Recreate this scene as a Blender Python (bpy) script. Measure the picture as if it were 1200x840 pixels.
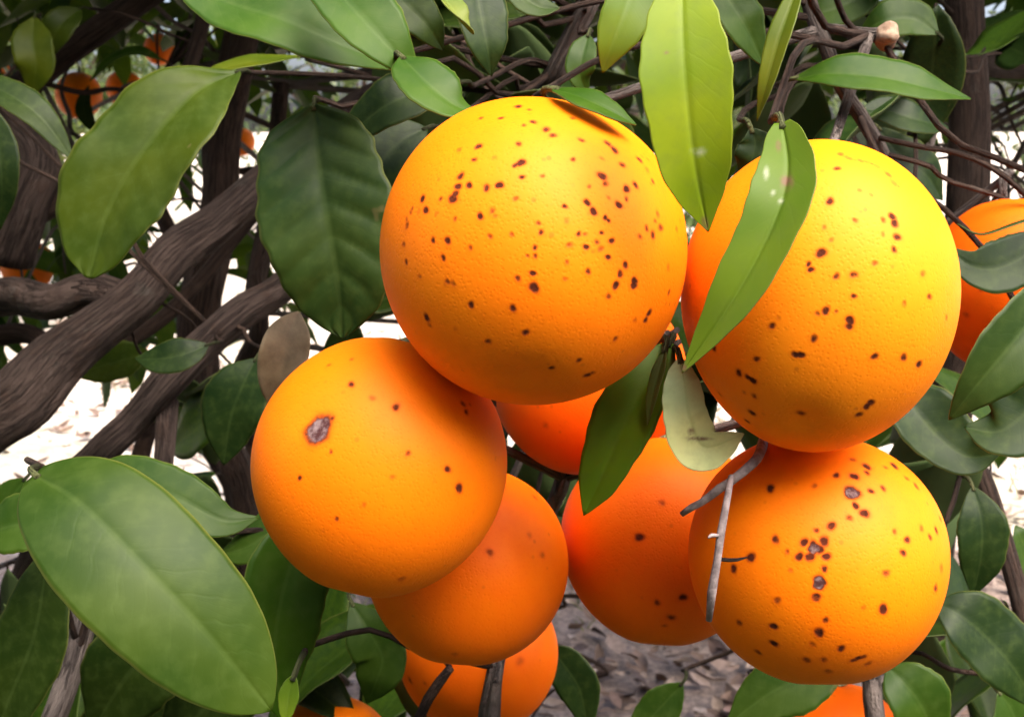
import bpy, math, random
import numpy as np
from mathutils import Vector, Matrix, noise as mnoise

for _o in list(bpy.data.objects):
    bpy.data.objects.remove(_o, do_unlink=True)
random.seed(7)
RNG = np.random.default_rng(7)
SC = bpy.context.scene
COL = SC.collection

# ------------------------------------------------------------------ camera
FPX = 1400.0                       # focal length in photo pixels (photo 1200 x 840)
PITCH = math.radians(11.0)
CAM = np.array((0.0, 0.0, 1.15))
FWD = np.array((0.0, math.cos(PITCH), -math.sin(PITCH)))
UPV = np.array((0.0, math.sin(PITCH), math.cos(PITCH)))
RGT = np.array((1.0, 0.0, 0.0))
cam_d = bpy.data.cameras.new('camera')
cam = bpy.data.objects.new('camera', cam_d)
COL.objects.link(cam)
cam.location = CAM
cam.rotation_euler = (math.pi / 2 - PITCH, 0, 0)
cam_d.sensor_fit = 'HORIZONTAL'
cam_d.sensor_width = 36.0
cam_d.lens = 36.0 * FPX / 1200.0
cam_d.clip_start = 0.02
cam_d.clip_end = 500
cam_d.dof.use_dof = True
cam_d.dof.focus_distance = 0.33
cam_d.dof.aperture_fstop = 42.0e-3 / 1.1e-3      # about 1.1 mm aperture, as in a compact camera
SC.camera = cam

# ------------------------------------------------------------------ world, sun, exposure
SUN_EL, SUN_AZ = math.radians(60), math.radians(138)     # hazy, in front of the tree, to the right
w = bpy.data.worlds.new('World')
SC.world = w
w.use_nodes = True
nt = w.node_tree
for n in list(nt.nodes):
    nt.nodes.remove(n)
sky = nt.nodes.new('ShaderNodeTexSky')
sky.sky_type = 'NISHITA'
sky.sun_disc = False
sky.sun_elevation = SUN_EL
sky.sun_rotation = SUN_AZ
sky.air_density = 0.6
sky.dust_density = 6.0
sky.ozone_density = 0.3
bg = nt.nodes.new('ShaderNodeBackground')
bg.inputs['Strength'].default_value = 0.14
wo = nt.nodes.new('ShaderNodeOutputWorld')
nt.links.new(sky.outputs[0], bg.inputs[0])
nt.links.new(bg.outputs[0], wo.inputs[0])
sd = bpy.data.lights.new('sun', 'SUN')
sd.energy = 1.3
sd.angle = math.radians(55)
sd.color = (1.0, 0.93, 0.82)
sun = bpy.data.objects.new('sun', sd)
COL.objects.link(sun)
sun.rotation_euler = (SUN_EL - math.pi / 2, 0, -SUN_AZ)
sun.location = (0, 0, 8)
vs = SC.view_settings
vs.view_transform = 'Standard'
vs.look = 'None'
vs.gamma = 1
vs.use_curve_mapping = False
vs.exposure = 2.08
SUN_DIR = np.array((math.sin(SUN_AZ) * math.cos(SUN_EL), math.cos(SUN_AZ) * math.cos(SUN_EL), math.sin(SUN_EL)))


# ------------------------------------------------------------------ helpers
def P(px, py, d):
    """a photo pixel at depth d (metres along the view axis) -> world point"""
    return CAM + FWD * d + RGT * ((px - 600) / FPX * d) + UPV * ((420 - py) / FPX * d)


def proj(v):
    v = np.atleast_2d(v) - CAM
    d = v @ FWD
    dd = np.where(np.abs(d) < 1e-6, 1e-6, d)
    return 600 + FPX * (v @ RGT) / dd, 420 - FPX * (v @ UPV) / dd, d


def CV(nx, ny, nz):
    """direction in view terms: right, up, towards the viewer"""
    v = RGT * nx + UPV * ny - FWD * nz
    return v / np.linalg.norm(v)


def unit(v):
    return v / max(np.linalg.norm(v), 1e-9)


def mesh(name, V, F, mats, uv=None, smooth=True, midx=None, attrs=None):
    me = bpy.data.meshes.new(name)
    me.from_pydata(np.asarray(V).tolist(), [], F if isinstance(F, list) else F.tolist())
    for m in (mats if isinstance(mats, (list, tuple)) else [mats]):
        me.materials.append(m)
    if uv is not None:
        lay = me.uv_layers.new(name='UVMap')
        vi = np.empty(len(me.loops), dtype=np.int32)
        me.loops.foreach_get('vertex_index', vi)
        lay.data.foreach_set('uv', np.asarray(uv, dtype=np.float32)[vi].ravel())
    if midx is not None:
        me.polygons.foreach_set('material_index', np.asarray(midx, dtype=np.int32))
    if smooth:
        me.polygons.foreach_set('use_smooth', np.ones(len(me.polygons), dtype=bool))
    for k, a in (attrs or {}).items():
        at = me.attributes.new(k, 'FLOAT', 'POINT')
        at.data.foreach_set('value', np.asarray(a, dtype=np.float32))
    me.update()
    return me


def link(name, me, parent=None):
    o = bpy.data.objects.new(name, me)
    COL.objects.link(o)
    if parent is not None:
        o.parent = parent
        o.matrix_parent_inverse = parent.matrix_world.inverted()
    return o


def tag(o, label=None, cat=None, group=None, kind=None):
    if label: o['label'] = label
    if cat: o['category'] = cat
    if group: o['group'] = group
    if kind: o['kind'] = kind
    return o


def empty(name, loc):
    o = bpy.data.objects.new(name, None)
    o.empty_display_size = 0.05
    COL.objects.link(o)
    o.location = loc
    o.matrix_world = Matrix.Translation(Vector(loc))
    return o


def spline(pts, n):
    """Catmull-Rom through rows of pts, n samples"""
    p = np.asarray(pts, float)
    if len(p) == 2:
        t = np.linspace(0, 1, n)[:, None]
        return p[0] * (1 - t) + p[1] * t
    q = np.vstack([2 * p[0] - p[1], p, 2 * p[-1] - p[-2]])
    seg = np.linalg.norm(np.diff(p[:, :3], axis=0), axis=1) ** 0.7
    cum = np.concatenate([[0], np.cumsum(seg)])
    out = []
    for s in np.linspace(0, cum[-1], n):
        i = min(max(np.searchsorted(cum, s, side='right') - 1, 0), len(p) - 2)
        t = (s - cum[i]) / max(seg[i], 1e-9)
        a, b, c, d = q[i], q[i + 1], q[i + 2], q[i + 3]
        out.append(0.5 * (2 * b + (c - a) * t + (2 * a - 5 * b + 4 * c - d) * t ** 2 + (3 * b - a - 3 * c + d) * t ** 3))
    return np.array(out)


def grid_faces(nr, nc, wrap=False, flip=False, off=0):
    r = np.arange(nr - 1)[:, None]
    c = np.arange(nc if wrap else nc - 1)[None, :]
    c2 = (c + 1) % nc
    a, b, d, e = r * nc + c, r * nc + c2, (r + 1) * nc + c2, (r + 1) * nc + c
    f = np.stack([np.broadcast_to(x, a.shape) for x in ((a, e, d, b) if flip else (a, b, d, e))], -1).reshape(-1, 4)
    return f + off


# ------------------------------------------------------------------ materials
def newmat(name):
    m = bpy.data.materials.new(name)
    m.use_nodes = True
    t = m.node_tree
    for n in list(t.nodes):
        t.nodes.remove(n)
    out = t.nodes.new('ShaderNodeOutputMaterial')
    return m, t, out


class NB:
    """tiny node builder"""
    def __init__(s, t): s.t = t
    def n(s, typ, **kw):
        nd = s.t.nodes.new(typ)
        for k, v in kw.items():
            setattr(nd, k, v)
        return nd
    def put(s, sock, v):
        if hasattr(v, 'is_output') or isinstance(v, bpy.types.NodeSocket):
            s.t.links.new(v, sock)
        else:
            sock.default_value = v
    def math(s, op, a, b=0.0, c=0.0, clamp=False):
        nd = s.n('ShaderNodeMath', operation=op, use_clamp=clamp)
        s.put(nd.inputs[0], a); s.put(nd.inputs[1], b); s.put(nd.inputs[2], c)
        return nd.outputs[0]
    def step(s, v, a, b, c=0.0, d=1.0):
        nd = s.n('ShaderNodeMapRange', interpolation_type='SMOOTHSTEP')
        s.put(nd.inputs[0], v)
        for i, x in enumerate((a, b, c, d)):
            s.put(nd.inputs[i + 1], x)
        return nd.outputs[0]
    def mix(s, f, a, b, blend='MIX'):
        nd = s.n('ShaderNodeMix', data_type='RGBA', blend_type=blend)
        s.put(nd.inputs[0], f); s.put(nd.inputs[6], a); s.put(nd.inputs[7], b)
        return nd.outputs[2]
    def noise(s, vec, scale, detail=3.0, rough=0.55, out=0):
        nd = s.n('ShaderNodeTexNoise')
        if vec is not None: s.put(nd.inputs['Vector'], vec)
        nd.inputs['Scale'].default_value = scale
        nd.inputs['Detail'].default_value = detail
        nd.inputs['Roughness'].default_value = rough
        return nd.outputs[out]
    def bump(s, h, strength, dist, normal=None):
        nd = s.n('ShaderNodeBump')
        nd.inputs['Strength'].default_value = strength
        nd.inputs['Distance'].default_value = dist
        s.put(nd.inputs['Height'], h)
        if normal is not None: s.put(nd.inputs['Normal'], normal)
        return nd.outputs[0]


def c4(r, g, b): return (r, g, b, 1.0)


def mat_orange():
    m, t, out = newmat('orange_peel')
    b = NB(t)
    co = b.n('ShaderNodeTexCoord').outputs['Object']
    oi = b.n('ShaderNodeObjectInfo').outputs['Color']
    les = b.n('ShaderNodeAttribute', attribute_name='lesion').outputs['Fac']
    halo = b.n('ShaderNodeAttribute', attribute_name='halo').outputs['Fac']
    pur = b.n('ShaderNodeAttribute', attribute_name='scab').outputs['Fac']
    green = b.n('ShaderNodeAttribute', attribute_name='green').outputs['Fac']
    nz = b.math('SUBTRACT', b.noise(co, 650, 4, 0.65), 0.5)
    les = b.math('MULTIPLY', b.step(b.math('ADD', les, b.math('MULTIPLY', nz, b.math('MULTIPLY', les, 1.6))), 0.0, 0.80), 0.97)
    pur = b.step(b.math('ADD', pur, b.math('MULTIPLY', nz, b.math('MULTIPLY', pur, 2.4))), 0.2, 0.8)
    n1 = b.noise(co, 30, 3)
    n2 = b.noise(co, 160, 4)
    base = b.mix(b.step(n1, 0.35, 0.7), oi, b.mix(1.0, oi, c4(1.0, 1.10, 1.1), 'MULTIPLY'))
    base = b.mix(b.step(n2, 0.45, 0.75, 0, 0.25), base, b.mix(1.0, oi, c4(0.93, 0.8, 0.7), 'MULTIPLY'))
    # oil glands: slightly darker pits
    vo = b.n('ShaderNodeTexVoronoi', feature='F1')
    b.put(vo.inputs['Vector'], co)
    vo.inputs['Scale'].default_value = 850
    pit = b.step(vo.outputs['Distance'], 0.12, 0.48)
    base = b.mix(b.math('MULTIPLY', b.math('SUBTRACT', 1.0, pit), 0.16), base, b.mix(1.0, oi, c4(0.9, 0.72, 0.5), 'MULTIPLY'))
    # tiny stray freckles
    vf = b.n('ShaderNodeTexVoronoi', feature='F1')
    b.put(vf.inputs['Vector'], co)
    vf.inputs['Scale'].default_value = 190
    fr = b.math('MULTIPLY', b.step(vf.outputs['Distance'], 0.2, 0.06), b.step(b.noise(co, 60, 2), 0.5, 0.62, 0, 0.4))
    base = b.mix(fr, base, c4(0.36, 0.05, 0.003))
    base = b.mix(green, base, c4(0.30, 0.19, 0.015))
    hal = b.mix(1.0, base, c4(0.72, 0.48, 0.5), 'MULTIPLY')
    base = b.mix(b.math('MULTIPLY', halo, 0.8), base, hal)
    core = b.mix(b.step(b.noise(co, 420, 3), 0.3, 0.7), c4(0.028, 0.006, 0.003), c4(0.065, 0.013, 0.006))
    base = b.mix(les, base, core)
    scab = b.mix(b.step(b.noise(co, 520, 4), 0.35, 0.7), c4(0.06, 0.022, 0.022), c4(0.23, 0.16, 0.16))
    base = b.mix(pur, base, scab)
    p = b.n('ShaderNodeBsdfPrincipled')
    b.put(p.inputs['Base Color'], base)
    rough = b.math('ADD', 0.52, b.math('MULTIPLY', b.math('MAXIMUM', les, pur), 0.35))
    b.put(p.inputs['Roughness'], rough)
    p.inputs['Specular IOR Level'].default_value = 0.14
    p.inputs['Subsurface Weight'].default_value = 0.08
    p.inputs['Subsurface Radius'].default_value = (0.004, 0.0016, 0.0004)
    p.inputs['Subsurface Scale'].default_value = 0.6
    h = b.math('ADD', b.math('MULTIPLY', pit, 0.5), b.math('MULTIPLY', n2, 0.5))
    nrm = b.bump(h, 0.20, 0.0004)
    nrm = b.bump(b.noise(co, 900, 3), 0.07, 0.0005, nrm)
    b.put(p.inputs['Normal'], nrm)
    t.links.new(p.outputs[0], out.inputs[0])
    return m


def mat_leaf(name, under=False, island=False):
    m, t, out = newmat(name)
    b = NB(t)
    tc = b.n('ShaderNodeTexCoord')
    co = tc.outputs['Object']
    sx = b.n('ShaderNodeSeparateXYZ')
    b.put(sx.inputs[0], tc.outputs['UV'])
    u, v = sx.outputs[0], sx.outputs[1]
    s = b.math('ABSOLUTE', b.math('MULTIPLY_ADD', v, 2.0, -1.0))
    jit = b.math('MULTIPLY', b.noise(tc.outputs['UV'], 3.5, 3), 0.09)
    ph = b.math('MULTIPLY', b.math('ADD', b.math('SUBTRACT', u, b.math('MULTIPLY', s, 0.16)), jit), 11.0)
    tri = b.math('ABSOLUTE', b.math('SUBTRACT', b.math('FRACT', ph), 0.5))
    lat = b.math('MULTIPLY', b.step(tri, 0.40, 0.495), b.step(s, 1.0, 0.45))
    ph2 = b.math('MULTIPLY', b.math('ADD', b.math('SUBTRACT', u, b.math('MULTIPLY', s, 0.22)), jit), 31.0)
    tri2 = b.math('ABSOLUTE', b.math('SUBTRACT', b.math('FRACT', ph2), 0.5))
    lat2 = b.step(tri2, 0.36, 0.5)
    mid = b.step(s, 0.075, 0.02)
    oi = b.n('ShaderNodeObjectInfo')
    if island:
        rnd = b.n('ShaderNodeNewGeometry').outputs['Random Per Island']
        base0 = b.mix(rnd, c4(0.020, 0.052, 0.010), c4(0.052, 0.105, 0.015))
    else:
        base0 = oi.outputs['Color']
    n1 = b.noise(co, 28, 3)
    n2 = b.noise(co, 220, 4)
    dark = b.mix(1.0, base0, c4(0.70, 0.80, 0.8), 'MULTIPLY')
    lite = b.mix(1.0, base0, c4(1.35, 1.16, 0.95), 'MULTIPLY')
    base = b.mix(b.step(n1, 0.3, 0.7), dark, lite)
    base = b.mix(b.step(n2, 0.4, 0.75, 0, 0.22), base, c4(0.075, 0.115, 0.025))
    pale = b.mix(1.0, b.mix(0.35, base, c4(0.13, 0.185, 0.065)), c4(1.15, 1.15, 1.0), 'MULTIPLY')
    base = b.mix(b.math('MULTIPLY', lat, 0.05), base, pale)
    base = b.mix(b.math('MULTIPLY', mid, 0.20), base, pale)
    # yellowed margin, a few spots of wear
    base = b.mix(b.step(s, 0.95, 1.0, 0, 0.35), base, c4(0.20, 0.20, 0.05))
    wear = b.math('MULTIPLY', b.step(b.noise(co, 75, 2), 0.70, 0.76), 0.55)
    base = b.mix(wear, base, c4(0.13, 0.11, 0.045))
    nzz = b.step(b.noise(co, 260, 4), 0.3, 0.6)
    base = b.mix(b.math('MULTIPLY', b.n('ShaderNodeAttribute', attribute_name='browned').outputs['Fac'], nzz), base, c4(0.16, 0.09, 0.05))
    base = b.mix(b.math('MULTIPLY', b.n('ShaderNodeAttribute', attribute_name='bleached').outputs['Fac'], b.math('MULTIPLY', nzz, 0.6)), base, c4(0.42, 0.45, 0.33))
    if under:
        base = b.mix(0.5, base, c4(0.13, 0.19, 0.08))
    p = b.n('ShaderNodeBsdfPrincipled')
    b.put(p.inputs['Base Color'], base)
    b.put(p.inputs['Roughness'], b.math('ADD', 0.55 if under else 0.40, b.math('MULTIPLY', n1, 0.16)))
    p.inputs['Specular IOR Level'].default_value = 0.12 if under else 0.18
    h = b.math('ADD', b.math('MULTIPLY', lat, -0.6 if not under else 0.6), b.math('MULTIPLY', lat2, -0.16))
    h = b.math('ADD', h, b.math('MULTIPLY', n2, 0.55))
    h = b.math('ADD', h, b.math('MULTIPLY', mid, -0.8 if not under else 1.2))
    nrm = b.bump(h, 0.06, 0.0006)
    b.put(p.inputs['Normal'], nrm)
    tr = b.n('ShaderNodeBsdfTranslucent')
    b.put(tr.inputs[0], b.mix(1.0, base, c4(2.1, 2.0, 0.6), 'MULTIPLY'))
    mx = b.n('ShaderNodeMixShader')
    mx.inputs[0].default_value = 0.22
    t.links.new(p.outputs[0], mx.inputs[1])
    t.links.new(tr.outputs[0], mx.inputs[2])
    t.links.new(mx.outputs[0], out.inputs[0])
    return m


def mat_bark(name, c1, c2, c3, lichen=0.25):
    c1, c2, c3 = [tuple(x * f for x, f in zip(c, (.64, .60, .56))) for c in (c1, c2, c3)]
    m, t, out = newmat(name)
    b = NB(t)
    tc = b.n('ShaderNodeTexCoord')
    mp = b.n('ShaderNodeMapping')
    b.put(mp.inputs[0], tc.outputs['UV'])
    mp.inputs['Scale'].default_value = (330.0, 48.0, 1.0)       # uv: metres round, metres along
    g = b.noise(mp.outputs[0], 1.0, 6, 0.65)
    co = tc.outputs['Object']
    n1 = b.noise(co, 45, 5, 0.65)
    n2 = b.noise(co, 14, 3)
    base = b.mix(b.step(g, 0.3, 0.68), c4(*c1), c4(*c2))
    base = b.mix(b.step(n1, 0.52, 0.72, 0, 0.8), base, c4(*c3))
    base = b.mix(b.math('MULTIPLY', b.step(b.noise(co, 22, 5, 0.7), 0.60, 0.68), lichen), base, c4(0.16, 0.16, 0.14))
    base = b.mix(b.step(n2, 0.5, 0.75, 0, 0.5), base, b.mix(1.0, base, c4(0.6, 0.55, 0.52), 'MULTIPLY'))
    p = b.n('ShaderNodeBsdfPrincipled')
    b.put(p.inputs['Base Color'], base)
    p.inputs['Roughness'].default_value = 0.85
    p.inputs['Specular IOR Level'].default_value = 0.25
    crack = b.step(b.noise(mp.outputs[0], 0.55, 5, 0.7), 0.42, 0.50)
    base = b.mix(b.math('MULTIPLY', b.math('SUBTRACT', 1.0, crack), 0.65), base, c4(c1[0] * .45, c1[1] * .4, c1[2] * .4))
    b.put(p.inputs['Base Color'], base)
    h = b.math('ADD', b.math('ADD', g, b.math('MULTIPLY', n1, 0.8)), b.math('MULTIPLY', crack, 0.8))
    b.put(p.inputs['Normal'], b.bump(h, 1.0, 0.005))
    t.links.new(p.outputs[0], out.inputs[0])
    return m


def mat_plain(name, c1, c2, scale=120, rough=0.8, bump=0.3, bd=0.001):
    m, t, out = newmat(name)
    b = NB(t)
    co = b.n('ShaderNodeTexCoord').outputs['Object']
    n = b.noise(co, scale, 5, 0.6)
    p = b.n('ShaderNodeBsdfPrincipled')
    b.put(p.inputs['Base Color'], b.mix(b.step(n, 0.3, 0.7), c4(*c1), c4(*c2)))
    p.inputs['Roughness'].default_value = rough
    b.put(p.inputs['Normal'], b.bump(n, bump, bd))
    t.links.new(p.outputs[0], out.inputs[0])
    return m


def mat_island(name, cols, rough=0.8, transl=0.0):
    """one colour per loose piece"""
    m, t, out = newmat(name)
    b = NB(t)
    rnd = b.n('ShaderNodeNewGeometry').outputs['Random Per Island']
    cr = b.n('ShaderNodeValToRGB')
    b.put(cr.inputs[0], rnd)
    el = cr.color_ramp.elements
    while len(el) < len(cols):
        el.new(0.5)
    for i, c in enumerate(cols):
        el[i].position = i / (len(cols) - 1)
        el[i].color = c4(*c)
    co = b.n('ShaderNodeTexCoord').outputs['Object']
    base = b.mix(b.step(b.noise(co, 90, 4), 0.3, 0.7), cr.outputs[0], b.mix(1.0, cr.outputs[0], c4(0.7, 0.68, 0.62), 'MULTIPLY'))
    p = b.n('ShaderNodeBsdfPrincipled')
    b.put(p.inputs['Base Color'], base)
    p.inputs['Roughness'].default_value = rough
    if transl:
        tr = b.n('ShaderNodeBsdfTranslucent')
        b.put(tr.inputs[0], b.mix(1.0, base, c4(1.7, 1.7, 0.6), 'MULTIPLY'))
        mx = b.n('ShaderNodeMixShader')
        mx.inputs[0].default_value = transl
        t.links.new(p.outputs[0], mx.inputs[1])
        t.links.new(tr.outputs[0], mx.inputs[2])
        t.links.new(mx.outputs[0], out.inputs[0])
    else:
        t.links.new(p.outputs[0], out.inputs[0])
    return m


def mat_ground():
    m, t, out = newmat('orchard_soil')
    b = NB(t)
    co = b.n('ShaderNodeTexCoord').outputs['Object']
    n1 = b.noise(co, 0.9, 5, 0.6)
    n2 = b.noise(co, 14, 6, 0.65)
    n3 = b.noise(co, 70, 5, 0.65)
    base = b.mix(b.step(n2, 0.3, 0.7), c4(0.44, 0.36, 0.29), c4(0.74, 0.66, 0.57))
    base = b.mix(b.step(n3, 0.5, 0.75, 0, 0.5), base, c4(0.20, 0.14, 0.11))
    base = b.mix(b.step(n1, 0.54, 0.66, 0, 0.45), base, c4(0.17, 0.18, 0.06))
    # dark weedy cover added on the unseen path in front, to cut bounced light
    sp = b.n('ShaderNodeSeparateXYZ')
    b.put(sp.inputs[0], co)
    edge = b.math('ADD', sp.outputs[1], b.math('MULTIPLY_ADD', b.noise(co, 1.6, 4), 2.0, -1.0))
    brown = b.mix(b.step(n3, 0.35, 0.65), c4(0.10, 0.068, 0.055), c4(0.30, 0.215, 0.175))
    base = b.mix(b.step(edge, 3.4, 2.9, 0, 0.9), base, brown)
    bounce_cut = b.mix(b.step(n2, 0.35, 0.7), c4(0.055, 0.050, 0.024), c4(0.11, 0.095, 0.050))
    base = b.mix(b.step(edge, 0.9, 0.3, 0, 0.92), base, bounce_cut)
    p = b.n('ShaderNodeBsdfPrincipled')
    b.put(p.inputs['Base Color'], base)
    p.inputs['Roughness'].default_value = 0.95
    h = b.math('ADD', b.math('MULTIPLY', n2, 1.0), b.math('MULTIPLY', n3, 0.5))
    b.put(p.inputs['Normal'], b.bump(h, 0.8, 0.02))
    t.links.new(p.outputs[0], out.inputs[0])
    return m


M_PEEL = mat_orange()
M_TOP = mat_leaf('leaf_upper_side')
M_UND = mat_leaf('leaf_lower_side', under=True)
M_MASS = mat_leaf('leaf_mass', island=True)
M_BARK = mat_bark('limb_bark', (0.075, 0.052, 0.046), (0.17, 0.128, 0.115), (0.105, 0.062, 0.044))
M_BARKR = mat_bark('brown_bark', (0.045, 0.026, 0.020), (0.12, 0.078, 0.06), (0.085, 0.05, 0.036), 0.1)
M_TWIG = mat_bark('grey_twig_bark', (0.13, 0.11, 0.105), (0.27, 0.24, 0.23), (0.18, 0.15, 0.12), 0.4)
M_DEAD = mat_plain('dead_twig_bark', (0.11, 0.085, 0.085), (0.30, 0.25, 0.245), 260, 0.9, 0.6, 0.001)
M_GTWIG = mat_bark('green_twig_bark', (0.09, 0.12, 0.04), (0.17, 0.20, 0.08), (0.14, 0.14, 0.07), 0.1)
M_CALYX = mat_plain('calyx_green', (0.10, 0.12, 0.05), (0.20, 0.20, 0.10), 400)
M_DRY = mat_plain('dry_leaf', (0.10, 0.07, 0.035), (0.19, 0.14, 0.075), 90, 0.7)
M_KNOB = mat_plain('cut_stub', (0.18, 0.11, 0.07), (0.36, 0.26, 0.18), 260, 0.9, 0.8)
M_SOIL = mat_ground()
M_LITTER = mat_island('litter_pieces', [(0.07, 0.04, 0.03), (0.22, 0.14, 0.10), (0.12, 0.075, 0.055), (0.50, 0.38, 0.31), (0.18, 0.11, 0.09)], 0.75)
M_GRASS = mat_island('grass_blades', [(0.10, 0.14, 0.03), (0.22, 0.22, 0.07), (0.07, 0.12, 0.02), (0.36, 0.31, 0.15)], 0.6, 0.25)
M_FAR = mat_island('far_foliage', [(0.04, 0.075, 0.014), (0.07, 0.11, 0.018), (0.03, 0.06, 0.012), (0.10, 0.13, 0.022)], 0.45, 0.25)

# ------------------------------------------------------------------ ground
def build_ground():
    xs = np.concatenate([np.linspace(-160, -8, 16), np.linspace(-7, 7, 141), np.linspace(8, 160, 16)])
    ys = np.concatenate([np.linspace(-60, -3, 12), np.linspace(-2, 11, 131), np.linspace(12, 220, 20)])
    X, Y = np.meshgrid(xs, ys)
    Z = np.zeros_like(X)
    for i in range(X.shape[0]):
        for j in range(X.shape[1]):
            if abs(X[i, j]) < 9 and -3 < Y[i, j] < 12:
                Z[i, j] = 0.05 * mnoise.noise(Vector((X[i, j] * .8, Y[i, j] * .8, 0))) + 0.02 * mnoise.noise(Vector((X[i, j] * 4, Y[i, j] * 4, 3)))
    V = np.stack([X, Y, Z], -1).reshape(-1, 3)
    o = link('ground', mesh('ground', V, grid_faces(len(ys), len(xs)), M_SOIL))
    tag(o, 'bare sunlit orchard soil beneath and beyond the trees', kind='structure')
    return o


build_ground()


def scatter_pieces(n, place, size, mk):
    """n loose pieces joined in one mesh; mk(size) gives local verts and faces"""
    VV, FF, off = [], [], 0
    for _ in range(n):
        pos = place()
        v, f = mk(size())
        R = np.array(Matrix.Rotation(random.uniform(0, 6.283), 3, 'Z') @ Matrix.Rotation(random.gauss(0, .35), 3, 'X') @ Matrix.Rotation(random.gauss(0, .35), 3, 'Y'))
        VV.append(v @ R.T + pos)
        FF += [tuple(i + off for i in q) for q in f]
        off += len(v)
    return np.vstack(VV), FF


def curled(sz):
    L, W = sz, sz * random.uniform(.32, .5)
    k = random.uniform(.1, .5) * random.choice((-1, 1))
    vs_, fs = [], []
    for i, (t, ww) in enumerate(((-.5, .12), (-.2, .9), (.15, 1), (.5, .08))):
        z = k * L * (t * t)
        vs_ += [(t * L, -ww * W / 2, z + abs(k) * W * .4), (t * L, 0, z), (t * L, ww * W / 2, z + abs(k) * W * .4)]
    for i in range(3):
        for j in range(2):
            a = i * 3 + j
            fs.append((a, a + 1, a + 4, a + 3))
    return np.array(vs_), fs


def blade(sz):
    lean = np.array((random.gauss(0, .35), random.gauss(0, .35), 0))
    v = [(-.004, 0, 0), (.004, 0, 0)]
    for k in (.5, 1.0):
        q = lean * sz * k * k
        v += [(q[0] - .003 * (1.1 - k), q[1], sz * k), (q[0] + .003 * (1.1 - k), q[1], sz * k)]
    return np.array(v), [(0, 1, 3, 2), (2, 3, 5, 4)]


def litter_place():
    while True:
        y = 1.2 + 6.5 * random.random() ** 1.9
        x = random.uniform(-.55, .55) * (y + 1.0)
        if random.random() < 0.30 + 0.7 * max(0, mnoise.noise(Vector((x * 1.4, y * 1.4, 9))) + .45):
            return np.array((x, y, .018 + random.random() * .02))


V, F = scatter_pieces(6500, litter_place, lambda: random.uniform(.025, .085), curled)
tag(link('leaf_litter', mesh('leaf_litter', V, F, M_LITTER, smooth=True)), 'dry brown fallen leaves and straw scattered over the soil', 'leaf litter', kind='stuff')


def grass_place():
    while True:
        if random.random() < .55:
            return np.array((random.uniform(-4, 4), random.uniform(-2.6, .5), -.02))  # blades added on the unseen path to lessen ground bounce
        y = 2.6 + 9 * random.random()
        x = random.uniform(-.6, .6) * (y + 1)
        if mnoise.noise(Vector((x * .9, y * .9, 20))) > .12:
            return np.array((x, y, -.02))


V, F = scatter_pieces(16000, grass_place, lambda: random.uniform(.05, .16), blade)
tag(link('grass', mesh('grass', V, F, M_GRASS)), 'thin patchy weeds and dry grass between the orchard trees', 'grass', kind='stuff')

# ------------------------------------------------------------------ leaf geometry
PROF_T = np.array((0, .04, .10, .2, .32, .45, .58, .70, .80, .88, .95, 1.0))
PROF_W = np.array((.04, .22, .47, .76, .94, 1.0, .95, .80, .60, .38, .16, .015))


def smooth_interp(x, xp, fp):
    y = np.interp(x, xp, fp)
    k = np.array((1, 2, 3, 2, 1)) / 9
    yp = np.concatenate([[y[0]] * 2, y, [y[-1]] * 2])
    z = np.convolve(yp, k, 'valid')
    z[0], z[-1] = y[0], y[-1]
    return z


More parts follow.
